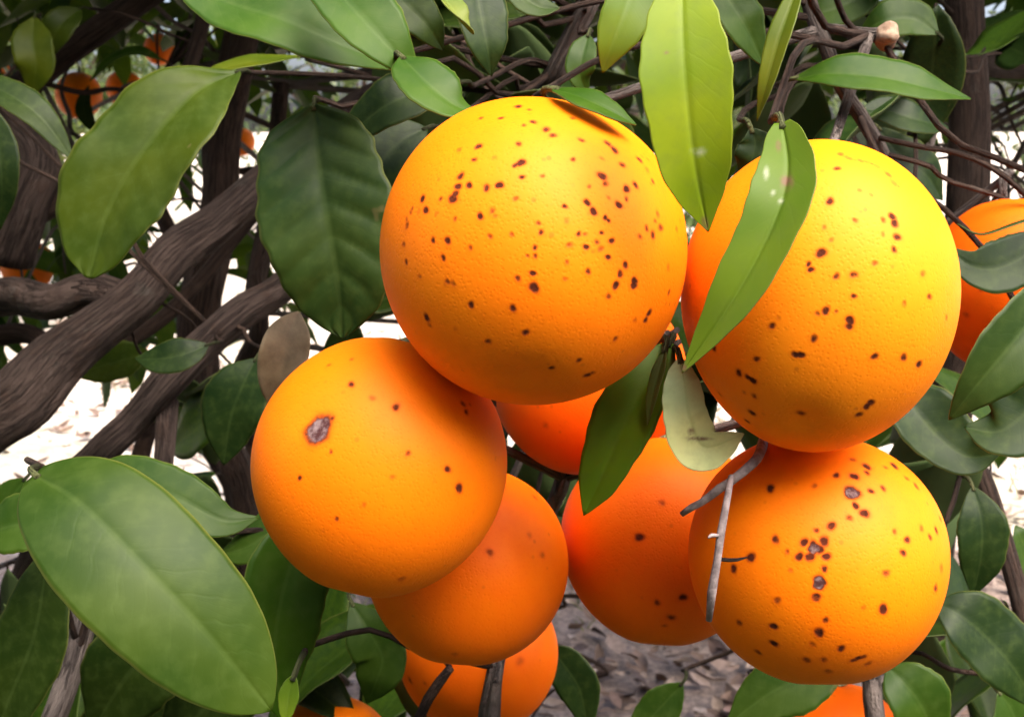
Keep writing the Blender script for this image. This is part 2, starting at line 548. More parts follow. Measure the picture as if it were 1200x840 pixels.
def leaf_geo(mid3, wl, wr, N, fold=.18, curl=0., wave=.0, twist=0., nt_=36, ns=12, thick=.0004, prof=None, seed=0, serr=.0, quilt=0.):
    """leaf shell along a 3-D midrib; wl/wr half widths in metres; N = direction of the upper face"""
    p = spline(mid3, nt_)
    T = np.gradient(p, axis=0)
    T /= np.linalg.norm(T, axis=1)[:, None]
    t = np.linspace(0, 1, nt_)
    pw = smooth_interp(t, PROF_T, PROF_W if prof is None else np.asarray(prof))
    rows, uvs, nr = [], [], []
    s = np.linspace(-1, 1, ns + 1)
    for i in range(nt_):
        S = np.cross(T[i], N)
        S = unit(S)
        n = np.cross(S, T[i])
        if twist:
            a = twist * (t[i] - .3)
            S, n = S * math.cos(a) + n * math.sin(a), n * math.cos(a) - S * math.sin(a)
        ww = np.where(s < 0, wl, wr) * pw[i]
        if serr:
            ww = ww * (1 + serr * math.sin(t[i] * 55 + seed) * .5 + serr * math.sin(t[i] * 17 + seed * 2))
        x = s * ww
        W = max(wl, wr)
        z = fold * np.abs(x) + curl * x * x / W + wave * W * np.sin(t[i] * 15 + s * 1.5 + seed * 3.1) * np.abs(s) ** 1.5 * pw[i]
        z = z - 0.00025 * np.exp(-(s / .08) ** 2) * (pw[i] > .1)
        if quilt:
            z = z + quilt * W * np.abs(np.sin(math.pi * 7 * (t[i] - .18 * np.abs(s)))) ** .7 * np.sin(np.pi * np.clip(np.abs(s), 0, 1)) ** .6
        rows.append(p[i] + S * x[:, None] + n * z[:, None])
        nr.append(np.repeat(n[None], ns + 1, 0))
        uvs.append(np.stack([np.full(ns + 1, t[i]), .5 + .5 * s], 1))
    A = np.array(rows).reshape(-1, 3)
    NR = np.array(nr).reshape(-1, 3)
    uv = np.array(uvs).reshape(-1, 2)
    m = ns + 1
    if thick <= 0:
        return A, grid_faces(nt_, m), uv, None
    Bk = A - NR * thick
    V = np.vstack([A, Bk])
    k = len(A)
    f1 = grid_faces(nt_, m)
    f2 = grid_faces(nt_, m, flip=True, off=k)
    i = np.arange(nt_ - 1)
    l, r = i * m, i * m + ns
    e1 = np.stack([l, l + m, l + m + k, l + k], 1)
    e2 = np.stack([r, r + k, r + m + k, r + m], 1)
    j = np.arange(ns)
    q = (nt_ - 1) * m
    e3 = np.stack([j, j + k, j + 1 + k, j + 1], 1)
    e4 = np.stack([q + j, q + j + 1, q + j + 1 + k, q + j + k], 1)
    F = np.vstack([f1, f2, e1, e2, e3, e4])
    mi = np.concatenate([np.zeros(len(f1)), np.ones(len(f2)), np.ones(len(e1) + len(e2) + len(e3) + len(e4))])
    return V, F, np.vstack([uv, uv]), mi


def tube_geo(pts, sides=10, n=None, rough=0., seed=0, cap=True):
    """pts rows: x, y, z, r"""
    p = np.asarray(pts, float)
    L = np.linalg.norm(np.diff(p[:, :3], axis=0), axis=1).sum()
    n = n or max(6, int(L / max(.008, p[:, 3].mean() * .8)))
    q = spline(p, n)
    q[:, 3] = np.clip(np.interp(np.linspace(0, 1, n), np.linspace(0, 1, len(p)), p[:, 3]) * .4 + q[:, 3] * .6, 2e-4, None)
    T = np.gradient(q[:, :3], axis=0)
    T /= np.linalg.norm(T, axis=1)[:, None] + 1e-9
    ref = unit(np.cross(T[0], (0.3, 0.2, 1.0) if abs(T[0][2]) < .9 else (1, 0, 0)))
    V, uv = [], []
    dist = 0
    ang = np.linspace(0, 2 * math.pi, sides, endpoint=False)
    for i in range(n):
        ref = unit(ref - T[i] * ref.dot(T[i]))
        b = np.cross(T[i], ref)
        if i: dist += np.linalg.norm(q[i, :3] - q[i - 1, :3])
        r = np.full(sides, q[i, 3])
        if rough:
            for j in range(sides):
                a = ang[j]
                d = mnoise.noise(Vector((math.cos(a) * 1.3 + seed, math.sin(a) * 1.3, dist * 9)))
                d2 = mnoise.noise(Vector((math.cos(a) * 4 + seed, math.sin(a) * 4, dist * 14)))
                r[j] *= 1 + rough * (d * 1.0 + d2 * .6)
        V.append(q[i, :3] + r[:, None] * (np.cos(ang)[:, None] * ref + np.sin(ang)[:, None] * b))
        uv.append(np.stack([np.sin(ang / 2) * 2 * q[:, 3].mean() * 3, np.full(sides, dist)], 1))
    V = np.vstack(V)
    F = grid_faces(n, sides, wrap=True, flip=True).tolist()
    uv = np.vstack(uv)
    if cap:
        F.append(list(range(sides)))
        F.append(list(range((n - 1) * sides, n * sides))[::-1])
    return V, F, uv, q


# ------------------------------------------------------------------ the tree: limbs
TREE = empty('orange_tree', (-.42, 1.20, 0.0))
tag(TREE, 'orange tree with low dark limbs and broad leaves carrying the spotted fruit', 'tree')
NODES = []           # sampled points of the wood: x, y, z, r, branch object


def px(rows):
    """rows (px, py, depth, width_px) or ('w', x, y, z, r)"""
    out = []
    for r in rows:
        if r[0] == 'w':
            out.append(r[1:])
        else:
            out.append((*P(r[0], r[1], r[2]), r[3] * .5 * r[2] / FPX))
    return out


def branch(rows, mat=None, name='branch', rough=.2, sides=14, parent=None, seed=None, keep=True):
    seed = random.random() * 50 if seed is None else seed
    V, F, uv, q = tube_geo(px(rows), sides, rough=rough, seed=seed)
    o = link(name, mesh(name, V, F, mat or M_BARK, uv=uv), parent or TREE)
    if keep:
        for r in q:
            NODES.append((r[0], r[1], r[2], r[3], o))
    return o


# root stock and trunk fork, below the picture
trunk = branch([('w', -.42, 1.20, -.06, .12), ('w', -.42, 1.20, .10, .09), ('w', -.43, 1.19, .26, .082), ('w', -.44, 1.18, .38, .07)], name='trunk', sides=20, rough=.12)
FORK = ('w', -.43, 1.18, .33, .045)
# thick left limb, rising to the right
b_limb = branch([('w', -.43, 1.17, .30, .05), ('w', -.52, 1.05, .52, .042), ('w', -.60, .90, .72, .036), (-170, 640, .80, 84), (-30, 505, .80, 84), (25, 468, .80, 82), (70, 420, .81, 72), (118, 382, .82, 56), (165, 345, .83, 52), (205, 298, .84, 50), (250, 266, .85, 46), (300, 222, .86, 42), (340, 190, .88, 42), (420, 130, .92, 40), (540, 60, 1.0, 38), (640, -60, 1.1, 40), (700, -260, 1.15, 30)], sides=26, rough=.26)
b_side = branch([(150, 350, .84, 36), (105, 338, .85, 40), (62, 352, .86, 42), (20, 346, .9, 44), (-60, 345, .95, 44), (-200, 250, 1.0, 36)], sides=16)
b_up = branch([(10, 300, .98, 60), (35, 235, .96, 52), (50, 190, .96, 46), (20, 150, .98, 40), (-60, 60, 1.0, 36), (-120, -60, 1.05, 30)], sides=16, rough=.2)
b_low = branch([FORK, (20, 800, 1.0, 60), (60, 610, .82, 40), (118, 532, .74, 40), (160, 492, .73, 36), (200, 446, .72, 40), (240, 405, .725, 38), (285, 366, .73, 40), (330, 338, .75, 36), (390, 280, .8, 34), (440, 160, .85, 28), (470, 20, .9, 24), (480, -120, .95, 18)], sides=20, rough=.26)
branch([(196, 470, .73, 28), (194, 520, .72, 24), (186, 590, .71, 22), (170, 680, .7, 20)], name='branch', rough=.12, sides=10)
b_mid = branch([FORK, (270, 800, 1.15, 60), (286, 590, 1.12, 44), (250, 500, 1.12, 40), (232, 400, 1.13, 46), (246, 300, 1.12, 48), (258, 230, 1.12, 44), (262, 150, 1.12, 44), (280, 60, 1.12, 40), (300, -60, 1.15, 40), (330, -260, 1.2, 30)], mat=M_BARKR, sides=20, rough=.28)
branch([(262, 480, 1.08, 26), (290, 420, 1.05, 26), (305, 380, 1.0, 22), (300, 320, 1.0, 18), (320, 250, 1.02, 14)], mat=M_BARKR, rough=.15, sides=10)
branch([(-60, 300, 1.0, 30), (10, 268, .98, 28), (70, 236, .97, 24), (130, 190, .98, 22), (200, 120, 1.0, 20), (235, 40, 1.02, 18), (250, -60, 1.05, 14)], mat=M_BARKR, sides=12, rough=.25)
branch([(-40, 400, 1.1, 22), (30, 390, 1.08, 22), (80, 420, 1.06, 20), (130, 410, 1.05, 18), (205, 360, 1.05, 18), (300, 250, 1.06, 16)], mat=M_BARKR, sides=10, rough=.25)
branch([(310, 620, 1.2, 26), (300, 520, 1.2, 24), (312, 430, 1.2, 24), (298, 350, 1.2, 22), (318, 240, 1.22, 20), (330, 100, 1.25, 18)], mat=M_BARKR, sides=10, rough=.25)
branch([(150, 600, 1.3, 26), (175, 500, 1.3, 22), (215, 420, 1.3, 22), (225, 330, 1.3, 20), (180, 220, 1.3, 18), (190, 90, 1.32, 16)], mat=M_BARKR, sides=10, rough=.25)
b_diag = branch([(-90, 190, 1.2, 40), (0, 125, 1.15, 36), (60, 75, 1.12, 34), (110, 40, 1.1, 32), (165, 0, 1.1, 32), (230, -50, 1.1, 30), (300, -160, 1.12, 26)], mat=M_BARKR, sides=12, rough=.15)
b_top = branch([(560, 260, .75, 30), (610, 150, .62, 30), (645, 95, .58, 28), (665, 55, .57, 26), (692, 0, .56, 25), (715, -60, .56, 24), (740, -260, .6, 20)], mat=M_TWIG, sides=12, rough=.1)
b_topd = branch([(335, 196, .88, 40), (450, 165, .90, 56), (560, 130, .9, 60), (612, 60, .88, 60), (605, -20, .9, 52), (590, -200, 1.0, 40)], mat=M_BARKR, sides=16, rough=.18)
b_right = branch([FORK, ('w', -.1, 1.15, .42, .04), ('w', .2, 1.05, .55, .034), (1040, 960, 1.02, 60), (1090, 660, .95, 52), (1122, 400, .92, 50), (1132, 250, .9, 52), (1137, 150, .9, 50), (1133, 60, .9, 46), (1130, -20, .9, 42), (1120, -200, .95, 34)], mat=M_BARKR, sides=18, rough=.16)
branch([(1138, 60, .92, 44), (1180, 65, .96, 54), (1260, 60, 1.0, 50), (1400, 20, 1.1, 40)], mat=M_BARKR, sides=14, rough=.15)
b_twr = branch([(935, -60, .50, 22), (950, 10, .50, 19), (968, 55, .50, 18), (985, 100, .505, 17), (1012, 142, .52, 19), (1035, 185, .54, 20), (1060, 260, .58, 20), (1075, 400, .66, 22), (1080, 600, .8, 28)], mat=M_TWIG, sides=12, rough=.08)
stub = branch([(966, 33, .50, 12), (990, 36, .495, 13), (1016, 40, .49, 14), (1030, 42, .49, 20)], mat=M_TWIG, sides=10, rough=.08)
branch([(1088, 225, .72, 18), (1085, 180, .7, 17), (1098, 130, .7, 15), (1112, 80, .7, 12)], mat=M_TWIG, sides=8, rough=.08)
branch([(1115, 500, .72, 18), (1150, 555, .64, 20), (1172, 620, .62, 21), (1192, 690, .6, 22), (1215, 780, .6, 24), (1260, 900, .65, 26)], mat=M_BARKR, sides=12, rough=.1)
branch([(40, 900, .52, 32), (75, 810, .54, 30), (97, 735, .56, 30), (112, 660, .6, 30), (150, 560, .7, 26)], mat=M_TWIG, sides=12, rough=.1)
branch([(1035, 900, .55, 26), (1022, 800, .56, 22), (1035, 740, .6, 20), (1070, 640, .66, 20)], mat=M_TWIG, sides=10, rough=.1)
branch([(575, 900, .50, 20), (578, 830, .50, 18), (583, 780, .51, 16), (600, 700, .55, 16), (640, 610, .55, 18), (660, 560, .53, 20), (668, 500, .58, 20), (650, 400, .65, 22), (625, 260, .75, 24)], mat=M_TWIG, sides=10, rough=.1)
branch([(560, 900, .485, 12), (565, 840, .485, 11), (576, 782, .487, 10)], mat=M_TWIG, sides=8, rough=.1)
branch([(475, 900, .5, 12), (492, 838, .5, 12), (512, 803, .5, 13), (528, 782, .505, 10)], mat=M_BARKR, sides=8, rough=.1)
# dead grey twig in front of the lower right fruit
tw1 = branch([(799, 602, .352, 7), (812, 593, .350, 10), (826, 586, .348, 9), (840, 574, .346, 12), (852, 567, .345, 10), (876, 548, .344, 12), (890, 532, .352, 13), (900, 500, .40, 12), (920, 440, .47, 12), (990, 400, .6, 13), (1075, 405, .66, 14)], mat=M_DEAD, name='branch', sides=10, rough=.3, keep=False)
branch([(857, 558, .340, 7), (853, 580, .334, 8), (849, 605, .332, 7), (844, 630, .331, 9), (841, 655, .3315, 8), (838, 675, .332, 7), (833, 703, .334, 10), (831, 727, .336, 6)], mat=M_DEAD, name='twig', sides=10, rough=.3, parent=tw1, keep=False)
branch([(842, 655, .332, 5), (860, 656, .332, 5), (875, 653, .334, 2)], mat=M_BARKR, name='twig', sides=7, rough=.2, parent=tw1, keep=False)
branch([(844, 628, .331, 4), (834, 627, .330, 5), (830, 630, .329, 2)], mat=M_DEAD, name='twig', sides=7, rough=.2, parent=tw1, keep=False)
# knobby brown end of the grey stub
kb = P(1036, 42, .488)
V, F, uv, _ = tube_geo([(*(kb + RGT * -.0035), .0030), (*(kb + RGT * -.001), .0048), (*(kb + RGT * .0015), .0052), (*(kb + RGT * .004), .0042), (*(kb + RGT * .0052), .0022)], 18, 16, rough=1.0, seed=4)
link('knob', mesh('knob', V, F, M_KNOB, uv=uv), stub)
# upper scaffold, above the picture: carries the crown
TOPS = [P(700, -260, 1.15), P(330, -260, 1.2), P(1120, -200, .95), P(-120, -60, 1.05), P(590, -200, 1.0)]
for a, (x, y, z) in enumerate(((-1.0, 1.0, 2.2), (-.5, 1.7, 2.5), (.3, 1.0, 2.5), (.9, 1.2, 2.2), (.5, 1.9, 2.3), (-.2, .75, 2.25), (.75, .6, 2.1), (-.8, 1.9, 1.9), (1.2, 1.9, 1.9))):
    e = np.array((x, y, z))
    t0 = min(TOPS, key=lambda q: np.linalg.norm(q - e))
    m = (t0 + e) / 2 + np.array((0, 0, .12))
    branch([('w', *(t0 - np.array((0, 0, .04))), .018), ('w', *m, .014), ('w', *e, .006)], sides=9, rough=.1, mat=M_BARKR)
_nx, _ny, _nd = proj(np.array([n[:3] for n in NODES]))
NODES = [n for n, yy in zip(NODES, _ny) if yy < 790]
NP = np.array([n[:4] for n in NODES])


def nearest_node(p, back=0.0):
    d = np.linalg.norm(NP[:, :3] - p, axis=1)
    if back:
        depth = (NP[:, :3] - CAM) @ FWD
        d = d + np.where(depth < (p - CAM) @ FWD + back, 10, 0)
    return int(np.argmin(d))


def join_twig(p, dirn, r0=.0011, mat=None, back=.02):
    """thin twig from p running back into the tree, to the wood nearest to it"""
    i = nearest_node(p, back)
    q = NP[i, :3]
    L = np.linalg.norm(q - p)
    r1 = min(NP[i, 3] * .6, r0 + L * .0022)
    m1 = p + unit(p - CAM) * L * .55 + dirn * .004
    m2 = m1 + (q - m1) * .55 + np.array((0, 0, .05 * L))
    jj = lambda: RNG.normal(size=3) * .035 * L
    V, F, uv, _ = tube_geo([(*p, r0), (*((p + m1) / 2), r0), (*m1, r0 * 1.15), (*((m1 + m2) / 2 + jj()), r0 * 1.2), (*(m2 + jj()), (r0 + r1) / 2), (*((m2 + q) / 2 + jj()), r1), (*q, r1)], 7, 18, rough=.08, seed=random.random() * 9)
    return link('twig', mesh('twig', V, F, mat or M_BARKR, uv=uv), NODES[i][4])


# ------------------------------------------------------------------ hand-placed leaves of the tree
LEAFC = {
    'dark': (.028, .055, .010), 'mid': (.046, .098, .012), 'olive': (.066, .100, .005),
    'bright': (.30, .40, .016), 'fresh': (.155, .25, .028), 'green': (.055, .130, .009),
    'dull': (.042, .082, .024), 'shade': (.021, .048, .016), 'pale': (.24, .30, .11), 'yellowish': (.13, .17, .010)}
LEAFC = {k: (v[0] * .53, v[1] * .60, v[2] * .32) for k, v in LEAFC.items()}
LEAFN = 0


def leaf(pts, w, N=(0, .3, 1), col='mid', fold=.18, curl=0., wave=.03, wr=None, twist=0., prof=None, petiole=True, flip=False, serr=.03, stem=True, scars=(), **kw):
    """pts: (px, py, depth) from the stalk end to the tip; w half width in px (wr: other side)"""
    global LEAFN
    LEAFN += 1
    m3 = np.array([P(*q) for q in pts])
    dm = np.mean([q[2] for q in pts])
    k = dm / FPX
    n = CV(*N)
    if flip: n = -n
    V, F, uv, mi = leaf_geo(m3, w * k, (wr or w) * k, n, fold, curl, wave, twist, prof=prof, seed=LEAFN, serr=serr, **kw)
    cen = V.mean(0)
    at = None
    if scars:
        X, Y, _d = proj(V)
        at = {'browned': np.zeros(len(V)), 'bleached': np.zeros(len(V))}
        for (sx, sy, ra, rb, kind) in scars:
            e = np.sqrt(((X - sx) / ra) ** 2 + ((Y - sy) / rb) ** 2)
            at[kind] = np.maximum(at[kind], np.clip(1.5 - e, 0, 1))
    o = link('leaf', mesh('leaf', V - cen, F, [M_TOP, M_UND], uv=uv, midx=mi, attrs=at), None)
    o.location = cen
    o.parent = TREE
    o.matrix_parent_inverse = TREE.matrix_world.inverted()
    c = LEAFC[col] if isinstance(col, str) else col
    j = random.uniform(.92, 1.08)
    o.color = (c[0] * j, c[1] * j, c[2] * j, 1)
    if petiole:
        d0 = unit(m3[0] - m3[1])
        d1 = unit(d0 * .5 + FWD * 1.0)
        L = .010
        e = m3[0] + d1 * L
        pv, pf, puv, _ = tube_geo([(*(m3[0] - d0 * .002), .0010), (*(m3[0] + d0 * L * .3 + FWD * L * .2), .0009), (*e, .0011)], 7, 6)
        po = link('petiole', mesh('petiole', pv, pf, M_GTWIG, uv=puv), None)
        po.parent = o
        po.matrix_parent_inverse = Matrix.Translation(Vector(-cen))
        if stem:
            join_twig(e, d1)
    return o


# big olive leaf, left
leaf([(280, 84, .52), (225, 112, .505), (165, 180, .495), (125, 250, .492), (104, 326, .49)], 72, (-.25, .25, 1), 'olive', fold=.10, curl=.06, wr=68, nt_=100, ns=20, quilt=.018, wave=.05,
     prof=(.05, .2, .4, .72, .95, 1.05, 1.08, 1.02, .90, .72, .45, .06))
leaf([(352, 66, .60), (310, 70, .58), (262, 80, .57), (232, 92, .565)], 20, (0, .9, .6), 'yellowish', fold=.1)
# dark veined leaf beside the upper fruit
leaf([(368, 124, .43), (372, 180, .425), (382, 250, .42), (394, 320, .42), (402, 396, .425)], 76, (-.1, .22, 1), 'dull', fold=.06, wr=78, curl=-.03, nt_=120, ns=24, quilt=.045,
     prof=(.10, .42, .68, .90, 1.0, 1.03, 1.0, .92, .78, .60, .34, .03))
# leaves along the top
leaf([(190, -40, .42), (262, 0, .415), (330, 22, .41), (400, 52, .412), (476, 84, .42)], 60, (.1, .5, 1), 'green', fold=.12, wave=.02, wr=46)
leaf([(360, -50, .40), (400, -5, .39), (432, 30, .385), (462, 62, .385), (494, 94, .39)], 46, (.2, .35, 1), 'green', fold=.16, wr=40)
leaf([(470, 66, .36), (488, 84, .355), (510, 105, .352), (535, 124, .352), (562, 134, .355)], 36, (.05, .7, .8), 'green', fold=.1, wr=38)
leaf([(556, -40, .42), (560, -5, .415), (566, 30, .412), (572, 60, .412), (576, 90, .416)], 32, (.3, .3, 1), 'shade', fold=.15)
leaf([(500, -30, .40), (518, -5, .395), (535, 18, .39), (548, 32, .39), (556, 40, .392)], 17, (.2, .8, .4), 'pale', fold=.5)
leaf([(440, -30, .43), (470, 0, .42), (500, 30, .42), (520, 60, .425)], 30, (0, .4, 1), 'dark', fold=.15)
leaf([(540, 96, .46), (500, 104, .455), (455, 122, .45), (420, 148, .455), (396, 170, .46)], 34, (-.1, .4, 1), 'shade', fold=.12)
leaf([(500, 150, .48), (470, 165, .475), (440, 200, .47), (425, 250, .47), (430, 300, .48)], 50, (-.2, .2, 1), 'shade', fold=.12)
leaf([(598, -40, .44), (612, -8, .44), (632, 8, .44), (656, 10, .44)], 22, (0, .5, 1), 'dull', fold=.15)
leaf([(648, 104, .322), (672, 110, .316), (700, 122, .312), (724, 134, .311), (746, 146, .312)], 22, (.2, .75, .75), 'green', fold=.14, wr=25)
leaf([(752, -50, .37), (742, -15, .365), (730, 20, .362), (716, 55, .362), (706, 86, .365)], 32, (.2, .3, 1), 'fresh', fold=.16, wr=28)
leaf([(690, 40, .5), (682, 66, .495), (680, 90, .495), (690, 112, .5)], 18, (0, .4, 1), 'mid', fold=.15)
# the bright yellow-green leaf between the two upper fruits
leaf([(800, -34, .285), (800, 30, .280), (804, 100, .278), (814, 190, .280), (830, 272, .286)], 53, (-.12, .40, 1), 'bright', fold=.10, wave=.012, wr=52, curl=.04,
     prof=(.10, .34, .56, .80, .95, 1.0, .97, .86, .69, .48, .22, .01), nt_=90, ns=40, scars=[(818, 178, 8, 4, 'bleached'), (812, 150, 14, 20, 'bleached')][:1] + [(826, 262, 4, 8, 'browned'), (782, 62, 3, 2, 'browned')])
# folded leaf over the right fruit
leaf([(917, 144, .300), (923, 200, .292), (908, 258, .288), (862, 346, .289), (799, 437, .296)], 37, (-.42, .25, .9), 'fresh', fold=.30, wave=.02, wr=37, curl=.05,
     prof=(.25, .5, .70, .90, 1.0, 1.0, .92, .78, .60, .40, .18, .01), nt_=90, ns=40, scars=[(922, 213, 7, 9, 'browned'), (912, 172, 3, 6, 'browned'), (898, 203, 3, 7, 'bleached'), (906, 226, 3, 3, 'bleached'), (915, 236, 3, 3, 'bleached'), (802, 430, 4, 6, 'browned')])
leaf([(838, -40, .44), (852, -5, .44), (872, 28, .44), (886, 55, .445), (896, 78, .45)], 30, (.1, .4, 1), 'mid', fold=.15)
leaf([(940, -30, .40), (926, 10, .395), (912, 50, .392), (898, 100, .392), (887, 142, .396)], 15, (-.5, .3, .8), 'yellowish', fold=.3)
leaf([(930, 92, .47), (975, 86, .462), (1030, 90, .458), (1085, 102, .458), (1138, 116, .465)], 32, (.05, .55, .9), 'green', fold=.12, wr=28)
leaf([(1100, 40, .60), (1070, 22, .6), (1035, 25, .6), (1005, 40, .61)], 26, (0, .3, 1), 'mid', fold=.12)
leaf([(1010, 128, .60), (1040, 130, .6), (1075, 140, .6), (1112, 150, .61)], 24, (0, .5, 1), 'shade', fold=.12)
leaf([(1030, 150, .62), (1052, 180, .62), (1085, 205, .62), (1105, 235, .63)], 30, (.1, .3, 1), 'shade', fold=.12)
leaf([(880, 150, .42), (885, 168, .42), (880, 190, .42), (868, 212, .425)], 22, (-.1, .3, 1), 'shade', fold=.12)
leaf([(885, 196, .385), (872, 212, .383), (860, 230, .383), (850, 252, .386)], 14, (-.3, .3, 1), 'dull', fold=.12)
leaf([(1040, -30, .7), (1000, 0, .7), (960, 15, .7), (920, 10, .71)], 26, (0, .3, 1), 'mid')
# right edge
leaf([(1240, 330, .36), (1210, 372, .352), (1175, 415, .348), (1142, 455, .348), (1112, 492, .352)], 44, (.25, .10, 1), 'dull', fold=.16, wr=40, curl=.05)
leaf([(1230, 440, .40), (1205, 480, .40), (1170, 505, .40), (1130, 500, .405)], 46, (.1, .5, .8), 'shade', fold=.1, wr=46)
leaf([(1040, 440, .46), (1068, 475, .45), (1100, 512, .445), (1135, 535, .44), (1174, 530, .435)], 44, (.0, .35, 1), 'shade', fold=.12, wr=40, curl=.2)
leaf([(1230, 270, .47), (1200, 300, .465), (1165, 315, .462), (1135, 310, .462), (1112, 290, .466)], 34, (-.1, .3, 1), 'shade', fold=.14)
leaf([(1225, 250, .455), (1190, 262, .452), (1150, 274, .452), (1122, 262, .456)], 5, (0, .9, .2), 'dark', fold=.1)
# big green leaf in front, lower left
leaf([(40, 556, .318), (95, 590, .308), (170, 665, .302), (245, 745, .303), (318, 832, .310)], 82, (.10, .62, .9), (.028, .058, .004), fold=.06, wave=.012, wr=88, curl=-.17, nt_=60, ns=24,
     prof=(.18, .46, .66, .86, .97, 1.0, .98, .90, .77, .60, .36, .02), serr=.006)
leaf([(372, 600, .42), (350, 640, .41), (330, 700, .405), (322, 770, .405), (335, 850, .41)], 52, (.3, .3, 1), 'green', fold=.12, wr=50)
leaf([(90, 556, .42), (150, 560, .415), (210, 585, .412), (262, 610, .412), (304, 606, .416)], 34, (0, .6, .9), 'mid', fold=.12, wr=38)
leaf([(360, 600, .46), (330, 615, .46), (290, 640, .46), (255, 650, .465)], 26, (0, .5, 1), 'mid', fold=.12)
leaf([(70, 620, .44), (45, 612, .435), (15, 615, .435), (-30, 630, .44)], 38, (0, .5, 1), 'mid', fold=.12)
leaf([(30, 560, .6), (15, 580, .6), (0, 600, .6), (-20, 610, .6)], 20, (.2, .5, 1), 'mid', fold=.2)
leaf([(55, 640, .46), (50, 690, .455), (38, 750, .455), (10, 820, .46), (-20, 900, .47)], 46, (-.1, .25, 1), 'dark', fold=.1)
leaf([(230, 720, .50), (190, 750, .5), (150, 790, .5), (105, 860, .51)], 60, (.1, .2, 1), 'dark', fold=.1)
leaf([(300, 760, .52), (270, 800, .52), (230, 840, .52), (190, 890, .52)], 50, (.1, .2, 1), 'dark', fold=.1)
leaf([(345, 790, .37), (340, 806, .37), (337, 824, .37), (334, 850, .37)], 12, (.2, .3, 1), 'fresh', fold=.25)
# below the fruit
leaf([(412, 706, .52), (430, 735, .515), (448, 770, .515), (440, 800, .515), (430, 824, .52)], 30, (.1, .3, 1), 'mid', fold=.12, wr=34)
leaf([(640, 755, .60), (662, 780, .6), (680, 810, .6), (690, 860, .6)], 26, (-.2, .3, 1), 'shade', fold=.12)
leaf([(990, 770, .50), (950, 790, .5), (905, 810, .5), (850, 850, .5)], 38, (.1, .4, 1), 'mid', fold=.12)
leaf([(800, 800, .62), (780, 822, .62), (760, 845, .62), (740, 880, .62)], 24, (.1, .3, 1), 'mid', fold=.12)
leaf([(1095, 705, .50), (1125, 720, .495), (1160, 750, .495), (1190, 785, .495), (1215, 830, .5)], 46, (.05, .4, 1), 'shade', fold=.1, wr=44)
leaf([(1040, 780, .48), (1060, 800, .475), (1082, 830, .475), (1100, 880, .48)], 38, (.05, .3, 1), 'mid', fold=.14)
leaf([(1140, 570, .52), (1150, 610, .515), (1150, 650, .515), (1140, 700, .52)], 30, (-.1, .3, 1), 'shade', fold=.12)
leaf([(1170, 810, .55), (1185, 830, .55), (1195, 860, .55), (1200, 900, .55)], 36, (.1, .3, 1), 'mid', fold=.12)
# between the fruits
leaf([(786, 402, .375), (762, 440, .368), (735, 490, .364), (708, 550, .364), (684, 604, .368)], 36, (-.35, .25, 1), (.085, .185, .008), fold=.15, wr=40,
     prof=(.1, .3, .5, .76, .95, 1.0, .95, .84, .68, .46, .2, .01))
leaf([(780, 408, .36), (774, 430, .357), (766, 460, .356), (758, 498, .357)], 9, (-.6, .2, .7), (.08, .11, .025), fold=.4)
leaf([(797, 420, .352), (802, 450, .347), (808, 490, .344), (826, 524, .343), (872, 508, .340)], 24, (-.15, .25, 1), (.46, .56, .30), fold=.12, wr=32, curl=.06,
     prof=(.1, .3, .5, .7, .85, .95, 1.0, .98, .8, .55, .25, .01), nt_=80, ns=32, scars=[(818, 514, 14, 2, 'browned'), (848, 502, 10, 5, 'browned'), (810, 505, 4, 4, 'browned')])
# mid left, among the limbs
leaf([(300, 420, .62), (285, 450, .615), (270, 490, .615), (262, 545, .62)], 40, (-.1, .3, 1), 'shade', fold=.12)
leaf([(244, 404, .66), (218, 414, .655), (190, 420, .655), (158, 420, .66)], 22, (0, .4, 1), 'shade', fold=.12)
leaf([(175, 412, .9), (150, 420, .9), (115, 430, .9), (85, 440, .9)], 24, (0, .3, 1), 'olive', fold=.12)
leaf([(-40, 90, .62), (0, 105, .615), (45, 135, .612), (88, 190, .616)], 22, (.1, .6, .8), 'dark', fold=.12)
leaf([(-20, 120, .66), (-5, 160, .66), (2, 210, .66), (0, 270, .67)], 22, (.2, .3, 1), 'shade', fold=.12)
leaf([(40, 20, .95), (38, 50, .94), (42, 80, .94), (36, 115, .95)], 24, (.2, .3, 1), 'yellowish', fold=.2)
leaf([(95, 10, .98), (75, 25, .97), (62, 45, .97), (55, 70, .98)], 20, (.2, .4, 1), 'olive', fold=.2)
leaf([(110, 155, 1.6), (100, 135, 1.59), (98, 120, 1.59), (104, 100, 1.6)], 10, (0, .3, 1), 'dull', fold=.1)
leaf([(190, 70, 1.1), (160, 60, 1.1), (130, 70, 1.1), (105, 95, 1.1)], 12, (0, .7, .6), 'mid', fold=.1)
# dry brown leaf behind the left fruit
V, F, uv, mi = leaf_geo(np.array([P(350, 365, .46), P(338, 400, .455), P(328, 440, .455), P(318, 480, .46)]), .009, .010, CV(.3, .2, 1), fold=.25, wave=.08)
o = link('leaf', mesh('leaf', V, F, M_DRY, uv=uv, midx=mi * 0), TREE)
o['label'] = 'dry brown curled leaf'

